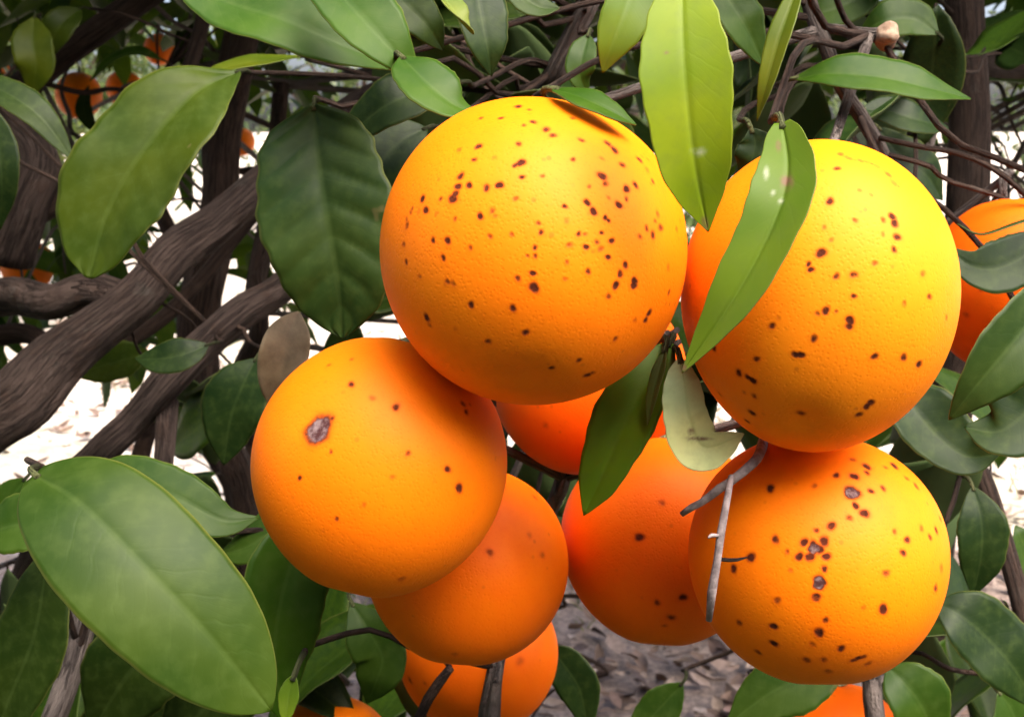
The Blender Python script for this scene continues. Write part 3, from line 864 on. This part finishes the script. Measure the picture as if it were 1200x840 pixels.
# ------------------------------------------------------------------ filler leaves behind the fruit (single objects, shared meshes)
VARIANTS = []
for k in range(7):
    L = 1.0
    bend = random.uniform(-.16, .10)
    pts = [(0, 0, 0), (0, L * .33, bend * .5), (random.uniform(-.03, .03), L * .66, bend), (random.uniform(-.05, .05), L, bend * random.uniform(.6, 2.2))]
    V, F, uv, mi = leaf_geo(np.array(pts), random.uniform(.22, .28), random.uniform(.22, .28), np.array((0, 0, 1.0)), fold=random.uniform(.05, .35), curl=random.uniform(-.1, .1), wave=.05, nt_=14, ns=6, thick=.004, seed=k)
    VARIANTS.append(mesh('leaf', V, F, [M_TOP, M_UND], uv=uv, midx=mi))


def rand_leaf_rot(droop=.5):
    az = random.uniform(0, 6.283)
    return Matrix.Rotation(az, 3, 'Z') @ Matrix.Rotation(random.gauss(-droop, .45), 3, 'X') @ Matrix.Rotation(random.gauss(0, .5), 3, 'Y')


GAPS = [(70, 435, 160, 565), (272, 165, 305, 245), (200, 215, 238, 295), (283, 125, 312, 190), (412, 85, 448, 130), (1145, 120, 1200, 235), (1072, 190, 1112, 262),
        (650, 680, 850, 840), (1130, 640, 1180, 720), (975, 110, 1000, 170), (20, 385, 50, 450), (262, 320, 290, 350), (262, 410, 285, 440), (300, 385, 325, 430), (5, 200, 35, 250), (0, 540, 40, 575), (1165, 540, 1200, 585), (60, 70, 205, 130)]


def in_gap(x, y, pad=0):
    return any(a - pad < x < c + pad and b - pad < y < d + pad for a, b, c, d in GAPS)


def filler(x0, y0, x1, y1, d0, d1, n, col=('shade', 'dark', 'mid'), stems=.35):
    cnt = 0
    tries = 0
    while cnt < n and tries < n * 30:
        tries += 1
        x, y, d = random.uniform(x0, x1), random.uniform(y0, y1), random.uniform(d0, d1)
        sz = random.uniform(.065, .105)
        R = rand_leaf_rot()
        p = P(x, y, d)
        ends = np.array([np.array(R @ Vector((0, sz * q, 0))) + p for q in (0, .35, .7, 1.0)])
        ex, ey, ed = proj(ends)
        if any(in_gap(a, b_, 14) for a, b_ in zip(ex, ey)):
            continue
        if ed.min() < .50:
            continue
        cnt += 1
        o = bpy.data.objects.new('leaf', random.choice(VARIANTS))
        COL.objects.link(o)
        o.parent = TREE
        o.matrix_parent_inverse = TREE.matrix_world.inverted()
        o.matrix_basis = Matrix.Translation(Vector(p)) @ R.to_4x4() @ Matrix.Diagonal((sz, sz, sz, 1))
        c = LEAFC[random.choice(col)]
        j = random.uniform(.75, 1.25)
        o.color = (c[0] * j, c[1] * j, c[2] * j, 1)
        if random.random() < stems:
            join_twig(p, -np.array(R @ Vector((0, 1, 0))), .0010, back=-.3)


filler(370, -20, 720, 130, .55, .95, 34)
filler(860, -20, 1110, 120, .58, .95, 28)
filler(1010, 110, 1110, 240, .65, .95, 9)
filler(0, 0, 330, 60, 1.2, 1.6, 10, ('olive', 'mid', 'dark'))
filler(150, 370, 330, 560, .78, 1.0, 10)
filler(-20, 570, 420, 860, .56, .9, 34)
filler(1040, 400, 1220, 860, .58, .95, 26)
filler(400, 690, 480, 850, .58, .8, 7)
filler(850, 770, 960, 860, .6, .8, 5)
filler(460, 130, 1100, 700, .68, 1.1, 44, stems=.15)
filler(740, 340, 860, 520, .64, .8, 10, stems=0)
filler(580, 500, 700, 620, .64, .8, 7, stems=0)
filler(1070, 500, 1160, 640, .62, .8, 7, stems=.2)
filler(1150, -20, 1220, 90, .7, 1.0, 5)
filler(370, 130, 470, 400, .6, .9, 8)

# ------------------------------------------------------------------ rest of the crown: one leafy mass (uncountable)
def leaf_mass(n, place, size, droop=.5, nt_=5, ns=2):
    VV, FF, UU, off = [], [], [], 0
    base = [leaf_geo(np.array([(0, 0, 0), (0, .5, random.uniform(-.05, .08)), (0, 1, -.05)]), .25, .25, np.array((0, 0, 1.)), fold=.2, nt_=nt_, ns=ns, thick=0) for _ in range(4)]
    for _ in range(n):
        pos = place()
        if pos is None: continue
        v, f, uv, _m = random.choice(base)
        R = np.array(rand_leaf_rot(droop))
        VV.append((v * size()) @ R.T + pos)
        FF.append(f + off)
        UU.append(uv)
        off += len(v)
    return np.vstack(VV), np.vstack(FF), np.vstack(UU)


CC, CR = np.array((0.0, 1.75, 1.95)), np.array((1.9, 1.35, .85))


def crown_place():
    for _ in range(60):
        v = RNG.normal(size=3)
        v = v / np.linalg.norm(v) * (random.random() ** .45)
        p = CC + v * CR
        if p[2] < 1.12 - .5 * max(0, abs(v[0]) - .6): continue
        lump = mnoise.noise(Vector(p * 2.2))
        if lump < -.22: continue
        x, y, d = proj(p)
        mg = .12 * FPX / max(d[0], .1)
        if d[0] > 1.25 and y[0] < 150 and random.random() < .8 and not in_gap(x[0], y[0], 30): return p
        if 0 < d[0] < .3 or (d[0] > 0 and -mg < x[0] < 1200 + mg and -mg < y[0] < 840 + mg):
            continue
        return p
    return None


def light_block_place():
    """leaves added low and left, outside the picture, to block bounce and left-hand light"""
    for _ in range(80):
        if random.random() < .6:
            p = np.array((random.uniform(-1.1, .9), random.uniform(.28, 1.0), random.uniform(.45, .95)))
        else:
            p = np.array((random.uniform(-1.1, -.34), random.uniform(.40, 1.3), random.uniform(.6, 1.7)))
        if mnoise.noise(Vector(p * 3.0)) < -.25: continue
        x, y, d = proj(p)
        mg = .10 * FPX / max(d[0], .1)
        if d[0] < .3 or (-mg < x[0] < 1200 + mg and -mg < y[0] < 840 + mg): continue
        return p
    return None


V, F, U = leaf_mass(20000, crown_place, lambda: random.uniform(.075, .115))
def back_place():
    """hanging leaves at the far, shaded side of the tree"""
    for _ in range(80):
        if random.random() < .72:
            x, y, d = random.uniform(-60, 345), random.uniform(110, 430) , random.uniform(1.5, 2.7)
        else:
            x, y, d = random.uniform(1050, 1260), random.uniform(100, 700), random.uniform(1.4, 2.5)
        if in_gap(x, y, 24) or (x < 215 and y < 135): continue
        p = P(x, y, d)
        if mnoise.noise(Vector(p * 4.0)) < -.12: continue
        return p
    return None


V3, F3, U3 = leaf_mass(620, back_place, lambda: random.uniform(.06, .10))
V, F, U = np.vstack([V, V3]), np.vstack([F, F3 + len(V)]), np.vstack([U, U3])
V2, F2, U2 = leaf_mass(3600, light_block_place, lambda: random.uniform(.07, .11))  # unseen leaves added to cut light from below and from the left
V, F, U = np.vstack([V, V2]), np.vstack([F, F2 + len(V)]), np.vstack([U, U2])
o = link('foliage', mesh('foliage', V, F, M_MASS, uv=U), TREE)
o['kind'] = 'stuff'

# ------------------------------------------------------------------ oranges
def sphere_dirs(nr, ns, front):
    """unit directions with the pole along `front`, dense over the front half"""
    th = np.concatenate([np.linspace(0, math.pi * .56, nr), np.linspace(math.pi * .56, math.pi, max(8, nr // 6))[1:]])
    ph = np.linspace(0, 2 * math.pi, ns, endpoint=False)
    f = unit(front)
    a = unit(np.cross(f, (0, 0, 1)))
    b = np.cross(a, f)
    T, Ph = np.meshgrid(th, ph, indexing='ij')
    D = (np.cos(T)[..., None] * f + np.sin(T)[..., None] * (np.cos(Ph)[..., None] * a + np.sin(Ph)[..., None] * b))
    return D.reshape(-1, 3), len(th), ns


def fit_orange(cx, cy, d, rx, ry):
    """centre and radii (px) whose perspective outline spans cx +- rx, cy +- ry"""
    D, _a, _b = sphere_dirs(40, 60, CAM - P(cx, cy, d))
    x, y, ax_, ay_ = cx, cy, rx, ry
    for _ in range(4):
        k = d / FPX
        X, Y, _d = proj(P(x, y, d) + D * np.array((ax_ * k, (ax_ + ay_) * .5 * k, ay_ * k)))
        x += cx - (X.min() + X.max()) / 2
        y += cy - (Y.min() + Y.max()) / 2
        ax_ *= 2 * rx / (X.max() - X.min())
        ay_ *= 2 * ry / (Y.max() - Y.min())
    return x, y, ax_, ay_


def orange(cx, cy, d, rx, ry, spots=(), col=(.86, .29, .010), axis=(0.1, .25, 1.0), res=(90, 120), label='', group=None, rnd=14, green=.0, scab=(), stem=True, ztop=.95, name='orange'):
    """cx, cy, rx, ry in px at depth d; axis: where the stalk points (x, away, up)"""
    cx, cy, rx, ry = fit_orange(cx, cy, d, rx, ry)
    c = P(cx, cy, d)
    k = d / FPX
    D, nr, ns = sphere_dirs(res[0], res[1], CAM - c)
    ax = unit(np.array(axis, float))
    ca = D @ ax
    R = np.ones(len(D))
    ph = random.random() * 6
    R += .014 * np.sin(D[:, 0] * 3 + ph) * np.cos(D[:, 2] * 2.3 + ph) + .006 * np.sin(D[:, 1] * 5 + ph * 2)
    R -= .055 * np.exp(-((1 - ca) / .035))          # dimple round the stalk
    R -= .030 * np.exp(-((1 + ca) / .012))          # navel end
    a1 = unit(np.cross(ax, (0.3, 1, 0.1))); a2 = np.cross(ax, a1)
    az = np.arctan2(D @ a2, D @ a1)
    R += .006 * np.cos(az * 9) * np.exp(-((1 - ca) / .10))
    loc = D * R[:, None]
    S = np.array((rx * k, (rx + ry) * .5 * k, ry * k))
    loc = loc * S
    W = loc + c
    les = np.zeros(len(D)); hal = np.zeros(len(D)); sc = np.zeros(len(D))
    X, Y, _d = proj(W)
    front = (D @ unit(CAM - c)) > .05
    idx = np.where(front)[0]
    dist_real = np.linalg.norm(W - CAM, axis=1)
    jitter = RNG.uniform(-.12, .12, len(D))
    lst = list(spots)
    for (sx, sy, r, st) in lst:
        i = idx[np.argmin((X[idx] - sx) ** 2 + (Y[idx] - sy) ** 2)]
        kk = dist_real[i] / FPX
        q = (W - W[i]) / kk
        e = np.linalg.norm(q, axis=1)
        wob = 1 + .13 * np.sin(np.arctan2(q @ UPV, q @ RGT) * 2 + sx) + .05 * np.sin(np.arctan2(q @ UPV, q @ RGT) * 3 + sy)
        e = e / (r * wob * 1.08)
        les = np.maximum(les, st * np.clip((1.25 - e) / .85, 0, 1) ** 1.2)
        hal = np.maximum(hal, (.35 + .65 * st) * np.clip((1.9 - e) / 1.1, 0, 1) ** 2)
    for (sx, sy, ra, rb, ang, st) in scab:
        i = idx[np.argmin((X[idx] - sx) ** 2 + (Y[idx] - sy) ** 2)]
        kk = dist_real[i] / FPX
        q = (W - W[i]) / kk
        qx, qy, qz = q @ RGT, q @ UPV, q @ FWD
        ca_, sa_ = math.cos(ang), math.sin(ang)
        e = np.sqrt(((qx * ca_ + qy * sa_) / ra) ** 2 + ((qy * ca_ - qx * sa_) / rb) ** 2 + (qz / max(ra, rb)) ** 2)
        e *= 1 + .06 * np.sin(np.arctan2(qy, qx) * 3 + sx) + .05 * np.sin(np.arctan2(qy, qx) * 5 + sy)
        sc = np.maximum(sc, st * np.clip((.95 - e) / .4, 0, 1))
        les = np.maximum(les, .85 * np.clip((1.25 - e) / .6, 0, 1))
        hal = np.maximum(hal, .6 * np.clip((1.5 - e) / .6, 0, 1))
    for _ in range(rnd):                                   # lesions round the far side too
        v = RNG.normal(size=3); v /= np.linalg.norm(v)
        if v @ unit(CAM - c) > -.05: continue
        e = np.linalg.norm(D - v, axis=1) / RNG.uniform(.018, .035)
        les = np.maximum(les, .8 * np.clip((1.1 - e) / .6, 0, 1))
    loc = loc - D * (np.maximum(les, sc) * .00022)[:, None] + D * (hal * .00008)[:, None]
    gr = green * np.exp(-((1 - ca) / .16))
    F = np.vstack([grid_faces(nr, ns, wrap=True)])
    me = mesh(name, loc, F, M_PEEL, attrs={'lesion': les, 'halo': hal, 'scab': sc, 'green': gr})
    root = empty(name, c)
    tag(root, label, 'orange', group)
    pe = link('peel', me, None)
    pe.parent = root
    pe.color = (*col, 1)
    # calyx and stalk
    top = ax * S * .945
    t1 = a1
    V, Fc = [], []
    for j in range(10):
        a = 2 * math.pi * j / 10
        rr = (.0062 if j % 2 == 0 else .0036)
        V.append(top + (math.cos(a) * a1 + math.sin(a) * a2) * rr + ax * (.0012 if j % 2 == 0 else .0004))
    for j in range(10):
        a = 2 * math.pi * j / 10
        V.append(top + (math.cos(a) * a1 + math.sin(a) * a2) * .0022 + ax * .0032)
    for j in range(10):
        Fc.append((j, (j + 1) % 10, 10 + (j + 1) % 10, 10 + j))
    Fc.append(tuple(range(10, 20)))
    cal = link('calyx', mesh('calyx', np.array(V), Fc, M_CALYX), None)
    cal.parent = root
    if stem:
        s0 = c + top + ax * .001
        i = nearest_node(s0 + ax * .02, .05)
        q = NP[i, :3]
        L = np.linalg.norm(q - s0)
        m1 = s0 + ax * min(.012, L * .3)
        m2 = m1 + unit(m1 - CAM) * L * .5
        V, Fs, uv, _ = tube_geo([(*s0, .0019), (*m1, .0018), (*m2, .0020), (*q, .0024)], 8, 16, rough=.08, seed=cx)
        st = link('stalk', mesh('stalk', V - c, Fs, M_TWIG, uv=uv), None)
        st.parent = root
    return root


SP_A = [(608, 125, 5, .9), (620, 129, 3, .6), (563, 139, 3.2, .7), (586, 139, 3.4, .7), (614, 147, 3, .6), (625, 143, 4, .8), (560, 172, 4.5, .95), (537, 176, 3.5, .4),
        (555, 188, 3.5, .7), (607, 169, 4, .7), (610, 191, 5.5, 1), (603, 194, 3.6, .8), (611, 208, 3.5, .8), (580, 185, 3, .25), (540, 206, 5, .8), (536, 219, 5, .9), (550, 217, 4.5, .95),
        (530, 234, 6, 1), (534, 227, 5, .9), (570, 221, 4.5, .9), (586, 217, 5, 1), (516, 234, 3, .6), (495, 233, 4.5, .85), (499, 247, 5, .85), (483, 244, 3, .5), (481, 250, 3, .5),
        (477, 264, 4.5, .55), (476, 258, 3, .4), (533, 257, 3, .5), (563, 254, 4.5, .9), (577, 247, 4, .45), (580, 253, 3, .3), (604, 233, 3.5, .55), (575, 277, 3.5, .6), (600, 275, 3, .55),
        (507, 281, 3.8, .7), (525, 282, 4.8, .85), (473, 287, 4, .5), (551, 290, 3.5, .5), (627, 290, 3.5, .6), (640, 152, 5, .75), (648, 159, 4.5, .75), (681, 164, 4, .65),
        (672, 139, 4, .5), (713, 169, 5, .75), (721, 177, 5.5, .85), (717, 172, 4, .7), (706, 186, 3, .3), (730, 194, 4.5, .75), (750, 188, 4.5, .7), (759, 200, 4, .3), (765, 213, 3.5, .6),
        (672, 187, 3.5, .7), (636, 207, 3, .5), (706, 207, 6, 1), (710, 216, 4.5, .65), (691, 219, 2.8, .5), (735, 222, 5.5, .9), (745, 218, 4.5, .85), (734, 233, 3.5, .6),
        (725, 240, 5, .95), (688, 237, 4.5, .95), (695, 248, 5, 1), (713, 232, 2.8, .4), (662, 242, 3.5, .7), (709, 255, 3.6, .75), (713, 258, 3.2, .7), (664, 259, 3.5, .25),
        (631, 261, 3, .55), (634, 272, 3.5, .75), (678, 274, 3.5, .6), (686, 274, 2.8, .4), (705, 273, 3, .7), (717, 282, 4, .85), (700, 284, 3.5, .5), (704, 291, 4, .5), (687, 290, 4, .85),
        (667, 287, 4, .45), (765, 276, 5, .7), (758, 268, 4, .6), (774, 266, 5.5, .6), (771, 252, 4, .45), (768, 260, 3, .5), (750, 278, 4, .45), (793, 268, 4, .35),
        (476, 307, 3.5, .7), (519, 302, 4, .7), (492, 323, 3.5, .35), (524, 330, 4, .5), (531, 332, 4, .45), (552, 357, 4.5, .85), (501, 373, 5, .95), (504, 381, 3.5, .4),
        (601, 361, 4.5, .8), (607, 326, 4, .6), (624, 321, 4, .85), (625.5, 337.5, 6.5, 1), (572, 400, 4.5, .6), (616, 390, 4.5, .8), (534, 386, 3, .2), (618, 300, 2.5, .5),
        (627, 300, 3, .7), (712, 301, 3.8, .85), (664, 307, 3, .4), (689, 318, 3.8, .75), (733, 311, 4.5, .85), (727, 322, 4.5, .9), (722, 334, 5, 1), (744, 329, 5, 1), (743, 334, 5, 1),
        (713, 348, 4, .6), (662, 327, 3, .4), (784, 342, 3.5, .6), (783, 314, 4, .3), (760, 368, 4.6, .9), (757, 375, 4.2, .85), (744, 375, 3.5, .35), (721, 397, 4, .6),
        (678, 422, 4, .6), (647, 431, 3.8, .7), (687, 440, 5, .8), (694, 437, 4, .5), (660, 471, 6, .4), (672, 472, 5, .3)]
SP_B = [(981, 197, 4, .7), (973, 236, 5, .85), (966, 266, 3, .4), (974, 281, 3, .35), (962, 297, 6, 1), (950, 316, 4, .8), (948, 310, 3.5, .7), (980, 324, 4, .75), (985, 181, 4.5, .45),
        *[(992 + 5.2 * q + 2 * math.sin(q * 5), 184 + .5 * q + .19 * q * q + 2 * math.sin(q * 7), 3.2 + 1.4 * math.sin(q * 3), .28 + .16 * math.sin(q * 2.3)) for q in range(13)], (1008, 223, 3, .4), (1021, 229, 3, .3),
        (1002, 258, 3.5, .55), (1035, 258, 4, .5), (1046, 254, 5, .9), (1048, 261, 5.5, .9), (1051, 278, 5, .8), (1047, 292, 4, .7), (1035, 275, 3, .35), (1025, 309, 3.5, .6),
        (1000, 322, 4.5, .7), (1081, 320, 4, .45), (1001, 347, 3.5, .7), (1089, 348, 4, .7), (836, 407, 4.5, .9), (905, 382, 4.3, .7), (967, 364, 5, .85), (958, 368, 3.5, .5),
        (980, 365, 2.5, .5), (954, 397, 4.5, .75), (932, 416, 4.5, 1), (938, 416, 4.5, 1), (887, 421, 4.5, .65), (866, 437, 5, .8), (876, 442, 4, .8), (882, 446, 5, .85), (884, 464, 4, .5),
        (873, 460, 3, .3), (882, 484, 5, .75), (875, 493, 4, .7), (939, 484, 5, .6), (844, 462, 4, .3), (1060, 356, 3.5, .4), (1109, 372, 3.5, .4), (996.5, 376, 5.5, 1), (995, 383, 4.5, .9),
        (1025, 418, 4.5, .8), (1059, 418.5, 4.8, .85), (1077, 427, 5, .9), (1021, 472, 5, 1), (1016, 476, 4.8, 1), (1006, 486, 4.5, .7)]
SP_G = [(903, 572, 5.5, .9), (955, 569, 3.5, .4), (980, 557, 4.5, .7), (974, 616, 5.5, .8), (909, 632, 5, .75), (942.5, 635, 5, .9), (957, 621, 3.5, .6), (966, 634, 6, .85), (936, 652, 5, .9),
        (968.5, 652, 5, .9), (949, 652, 6, .85), (953, 638, 5.5, .8), (961, 644, 5.5, .8), (922, 646, 3, .5), (880, 652.5, 6, .9), (860, 666.5, 5, .8), (927, 668, 3, .3), (966, 666, 4, .7), (956, 699, 5, .85), (1001, 557.5, 5.5, .9),
        (1015, 546, 5.5, .8), (1016, 554, 4, .7), (1000, 539, 4, .5), (1048.5, 546, 6, .9), (1038, 548, 3.5, .4), (1071, 547, 3.5, .4), (1073.5, 569, 5, .6), (1063, 561, 4, .5), (1020, 574.5, 4, .8),
        (1035, 572, 4, .7), (1003, 592.5, 4.5, .9), (1013.5, 602, 6, .9), (995, 606.5, 4, .6), (1048.5, 622, 3.5, .5), (1063, 633, 4.5, .8), (1058, 647, 4.5, .75), (1080, 618.5, 4, .4),
        (1097.5, 622, 4, .75), (1090, 630, 3.8, .65), (1102, 608, 4, .4), (1038, 672, 4.5, .6), (1096.5, 689, 5, .6), (1103, 666, 5, .35), (911, 703, 4.5, .55), (867, 730, 4.5, .6),
        (906, 733, 5, .9), (907, 754, 5, .9), (889, 764, 4.5, .5), (956, 702, 4, .7), (967, 727, 4, .6), (959.5, 741, 6, .95), (952, 755, 4, .4), (946, 773, 5, .55), (966, 773, 4.5, .5),
        (985.5, 760, 5, .8), (971, 786, 5, .4), (1034.5, 713.5, 6, 1), (1012, 712, 3, .3), (1005.6, 771, 4.4, .8), (1012, 769.5, 4, .7), (1000, 773.5, 4, .7), (1018, 777, 4.5, .5)]
SP_C = [(389, 490, 4, .6), (412, 450, 4.5, .7), (464.5, 477, 5, .75), (543, 474, 4, .5), (546, 482, 4, .5), (388, 529.5, 2.5, .6), (351.6, 560.5, 3.2, .75), (395, 608, 3, .6), (477.5, 531, 3.5, .55),
        (524, 549.5, 4.5, .75), (538, 571.5, 5.5, 1), (460, 559, 3, .3), (426.5, 591, 3, .3), (385, 428, 3, .4), (413, 421, 3, .4), (436, 466, 4, .35), (471, 678, 5, .35)]
SP_D = [(575, 647, 4.5, .55), (636, 651, 4, .35), (627, 583, 4, .4), (621, 628, 3.5, .25), (533, 766, 4, .3)]
SP_F = [(749, 629.5, 5.5, .85), (776, 589, 4, .4), (770.5, 705.5, 4, .6), (800, 700, 5, .8), (788, 723, 5, .6), (780, 733, 3, .4)]
GR = 'oranges hanging in the near cluster'
orange(625, 294, .335, 181, 181, SP_A, (.92, .200, .002), (.05, .8, .75), (300, 420), 'large yellow-orange fruit densely peppered with dark spots, topmost beside the bright leaf', GR)
orange(961, 345, .345, 163, 183, SP_B, (.92, .240, .004), (.25, .8, .75), (300, 420), 'yellowest spotted orange with a folded green leaf across its left side', GR, green=.25)
orange(444, 546, .365, 150, 153, SP_C, (.90, .178, .001), (.25, .45, 1), (260, 380), 'orange with one grey scab and few spots, touching the big dark veined leaf', GR, scab=[(372, 504, 15, 20, -.7, 1)], green=.35)
orange(960, 655, .375, 154, 149, SP_G, (.91, .188, .001), (.0, .5, 1), (280, 400), 'spotted orange with purple scabs and a dead grey twig hanging before it', GR, scab=[(998, 577, 10, 9, 0, .8), (960, 683, 7.5, 9, 0, .8), (954, 642, 8, 7, .6, .8)])
orange(547, 663, .425, 119, 119, SP_D, (.88, .146, .0008), (.1, .5, 1), (150, 220), 'nearly spotless deep orange fruit tucked under the scabbed one', GR)
orange(780, 633, .452, 123, 123, SP_F, (.88, .138, .0008), (.1, .5, 1), (150, 220), 'deep orange fruit with a few specks below the narrow hanging leaves', GR)
orange(690, 443, .510, 116, 115, [(640, 500, 4, .3)], (.87, .112, .0008), (0, .4, 1), (100, 140), 'reddish shaded orange mostly hidden behind the densely spotted topmost fruit', GR)
orange(560, 767, .565, 94, 93, [(480, 795, 4, .5), (610, 775, 5, .3), (498, 800, 3, .3)], (.88, .13, .001), (0, .4, 1), (100, 140), 'orange with twig ends in front, hanging lowest under the spotless fruit')
orange(1187, 335, .535, 104, 103, [(1133, 370, 4, .3), (1150, 340, 3, .3)], (.86, .115, .001), (0, .4, 1), (100, 140), 'shaded orange half covered by dark leaves beside the brown upright limb')
orange(985, 874, .62, 78, 76, [], (.86, .12, .001), (0, .3, 1), (60, 80), 'orange showing a sliver under the purple-scabbed fruit')
orange(386, 888, .60, 76, 76, [], (.9, .19, .002), (0, .3, 1), (60, 80), 'yellow-orange fruit whose top shows beside the lower left leaves')
GF = 'far oranges deep in the tree'
for (x, y, d, r, c, lb) in ((92, 112, 1.95, 28, (.90, .19, .004), 'small far orange with a leaf in front, above the olive leaf'),
                            (146, 104, 2.1, 22, (.90, .19, .004), 'small far orange showing over the edge of the olive leaf'),
                            (187, 58, 2.2, 19, (.90, .19, .004), 'small far orange with a thin twig crossing it'),
                            (6, 76, 2.2, 17, (.90, .19, .004), 'small far orange above the dark narrow leaf'),
                            (8, 34, 2.4, 15, (.90, .19, .004), 'small far reddish orange beside the yellow-green leaves'),
                            (32, 312, 1.7, 32, (.90, .19, .004), 'small far orange resting above the thick side limb'),
                            (282, 166, 2.6, 17, (.90, .19, .004), 'small far orange beside the upright brown limb')):
    orange(x, y, d, r, r, [], c, (0, .2, 1), (28, 40), lb, GF, rnd=4)
# thin twig crossing one of them
branch([(186, 20, 2.05, 3), (184, 50, 2.05, 3), (186, 84, 2.05, 3)], mat=M_BARKR, name='twig', sides=6, rough=.1, parent=b_diag, keep=False)

# fine bare twigs inside the tree
for k in range(110):
    x, y, d = random.uniform(-40, 1240), random.uniform(-20, 800), random.uniform(.95, 1.8)
    if k > 55: x, y, d = random.uniform(-40, 340), random.uniform(0, 560), random.uniform(1.1, 2.2)
    if k > 95: x, y = random.uniform(1130, 1240), random.uniform(60, 300)
    if in_gap(x, y, 50) and x < 400 and y > 300: continue
    a = random.uniform(0, 6.28)
    L = random.uniform(60, 170)
    rows, cx_, cy_, r = [], x, y, random.uniform(3, 8)
    for s in range(5):
        rows.append((cx_, cy_, d + s * .02, r * (1 - s * .17)))
        a += random.gauss(0, .35)
        cx_ += math.cos(a) * L / 4
        cy_ += math.sin(a) * L / 4
    i = nearest_node(P(x, y, d))
    q = NP[i]
    rows = [('w', q[0], q[1], q[2], max(.0015, r * .5 * d / FPX))] + rows
    branch(rows, mat=random.choice((M_BARKR, M_TWIG)), name='twig', sides=6, rough=.1, parent=NODES[i][4], keep=False)

# ------------------------------------------------------------------ neighbouring trees
def far_tree(x, y, r, h, label, seed, nl=5200, sz=(.08, .13)):
    rnd = random.Random(seed)
    root = empty('orange_tree', (x, y, 0))
    tag(root, label, 'tree', 'neighbouring orchard trees')
    V, F, uv, _ = tube_geo([(0, 0, -.05, .11), (0.02, 0, .4, .085), (.05, .03, .8, .07)], 12, rough=.12, seed=seed)
    link('trunk', mesh('trunk', V, F, M_BARKR, uv=uv)).parent = root
    for k in range(6):
        a = k * 1.05 + rnd.random()
        e = (math.cos(a) * r * .75, math.sin(a) * r * .75, h * rnd.uniform(.5, .85))
        V, F, uv, _ = tube_geo([(.05, .03, .72, .05), (e[0] * .35, e[1] * .35, h * .42, .035), (*e, .01)], 8, 14, rough=.12, seed=k)
        link('limb', mesh('limb', V, F, M_BARKR, uv=uv)).parent = root

    def place():
        while True:
            v = RNG.normal(size=3)
            v = v / np.linalg.norm(v) * (.55 + .45 * rnd.random())
            p = np.array((v[0] * r, v[1] * r, h * .55 + v[2] * h * .47))
            if p[2] < .25: continue
            if mnoise.noise(Vector((p[0] * 1.7 + seed, p[1] * 1.7, p[2] * 1.7))) < -.12: continue
            return p
    V, F, U = leaf_mass(nl, place, lambda: rnd.uniform(*sz), nt_=5, ns=1)
    cr = link('crown', mesh('crown', V, F, M_FAR, uv=U))
    cr.parent = root
    return root


far_tree(-3.3, 7.4, 1.7, 2.7, 'leafy orchard tree seen through the limbs above the olive leaf', 1)
far_tree(0.6, 8.2, 1.8, 2.8, 'leafy orchard tree hidden behind the fruit cluster', 2)
far_tree(4.6, 7.2, 1.7, 2.6, 'leafy orchard tree seen past the brown upright limb', 3)
far_tree(-7.4, 9.0, 1.9, 3.0, 'leafy orchard tree standing beyond the thick left limb', 4)
FAR_L = ['leafy far row tree %s' % q for q in ('at the thick left limb end', 'behind the olive leaf', 'behind the dark veined leaf', 'behind the bright hanging leaf', 'behind the brown upright limb', 'beyond the shaded right fruit')]
for k, xx in enumerate((-11, -6.5, -1.8, 3.0, 7.6, 12)):
    far_tree(xx, 14.5 + (k % 2) * .6, 2.3, 3.2, FAR_L[k], 10 + k, 4200)
# unseen row behind the photographer, added to block low sky and ground bounce
SKY_SCREEN = [(-7.6, 3.8, 'at the end of the row'), (-4.6, 4.0, 'next to the tallest tree'), (-1.7, 4.2, 'tallest of its row'), (1.2, 3.4, 'facing the fruit cluster'), (4.1, 3.0, 'lowest of its row'), (7.0, 3.2, 'past the lowest tree')]
for k, (x, h, lb) in enumerate(SKY_SCREEN):
    far_tree(x, -3.0 - .1 * (k % 2), 1.95, h, 'leafy tree added out of view to block low sky, ' + lb, 31 + k, 14000, (.10, .16))
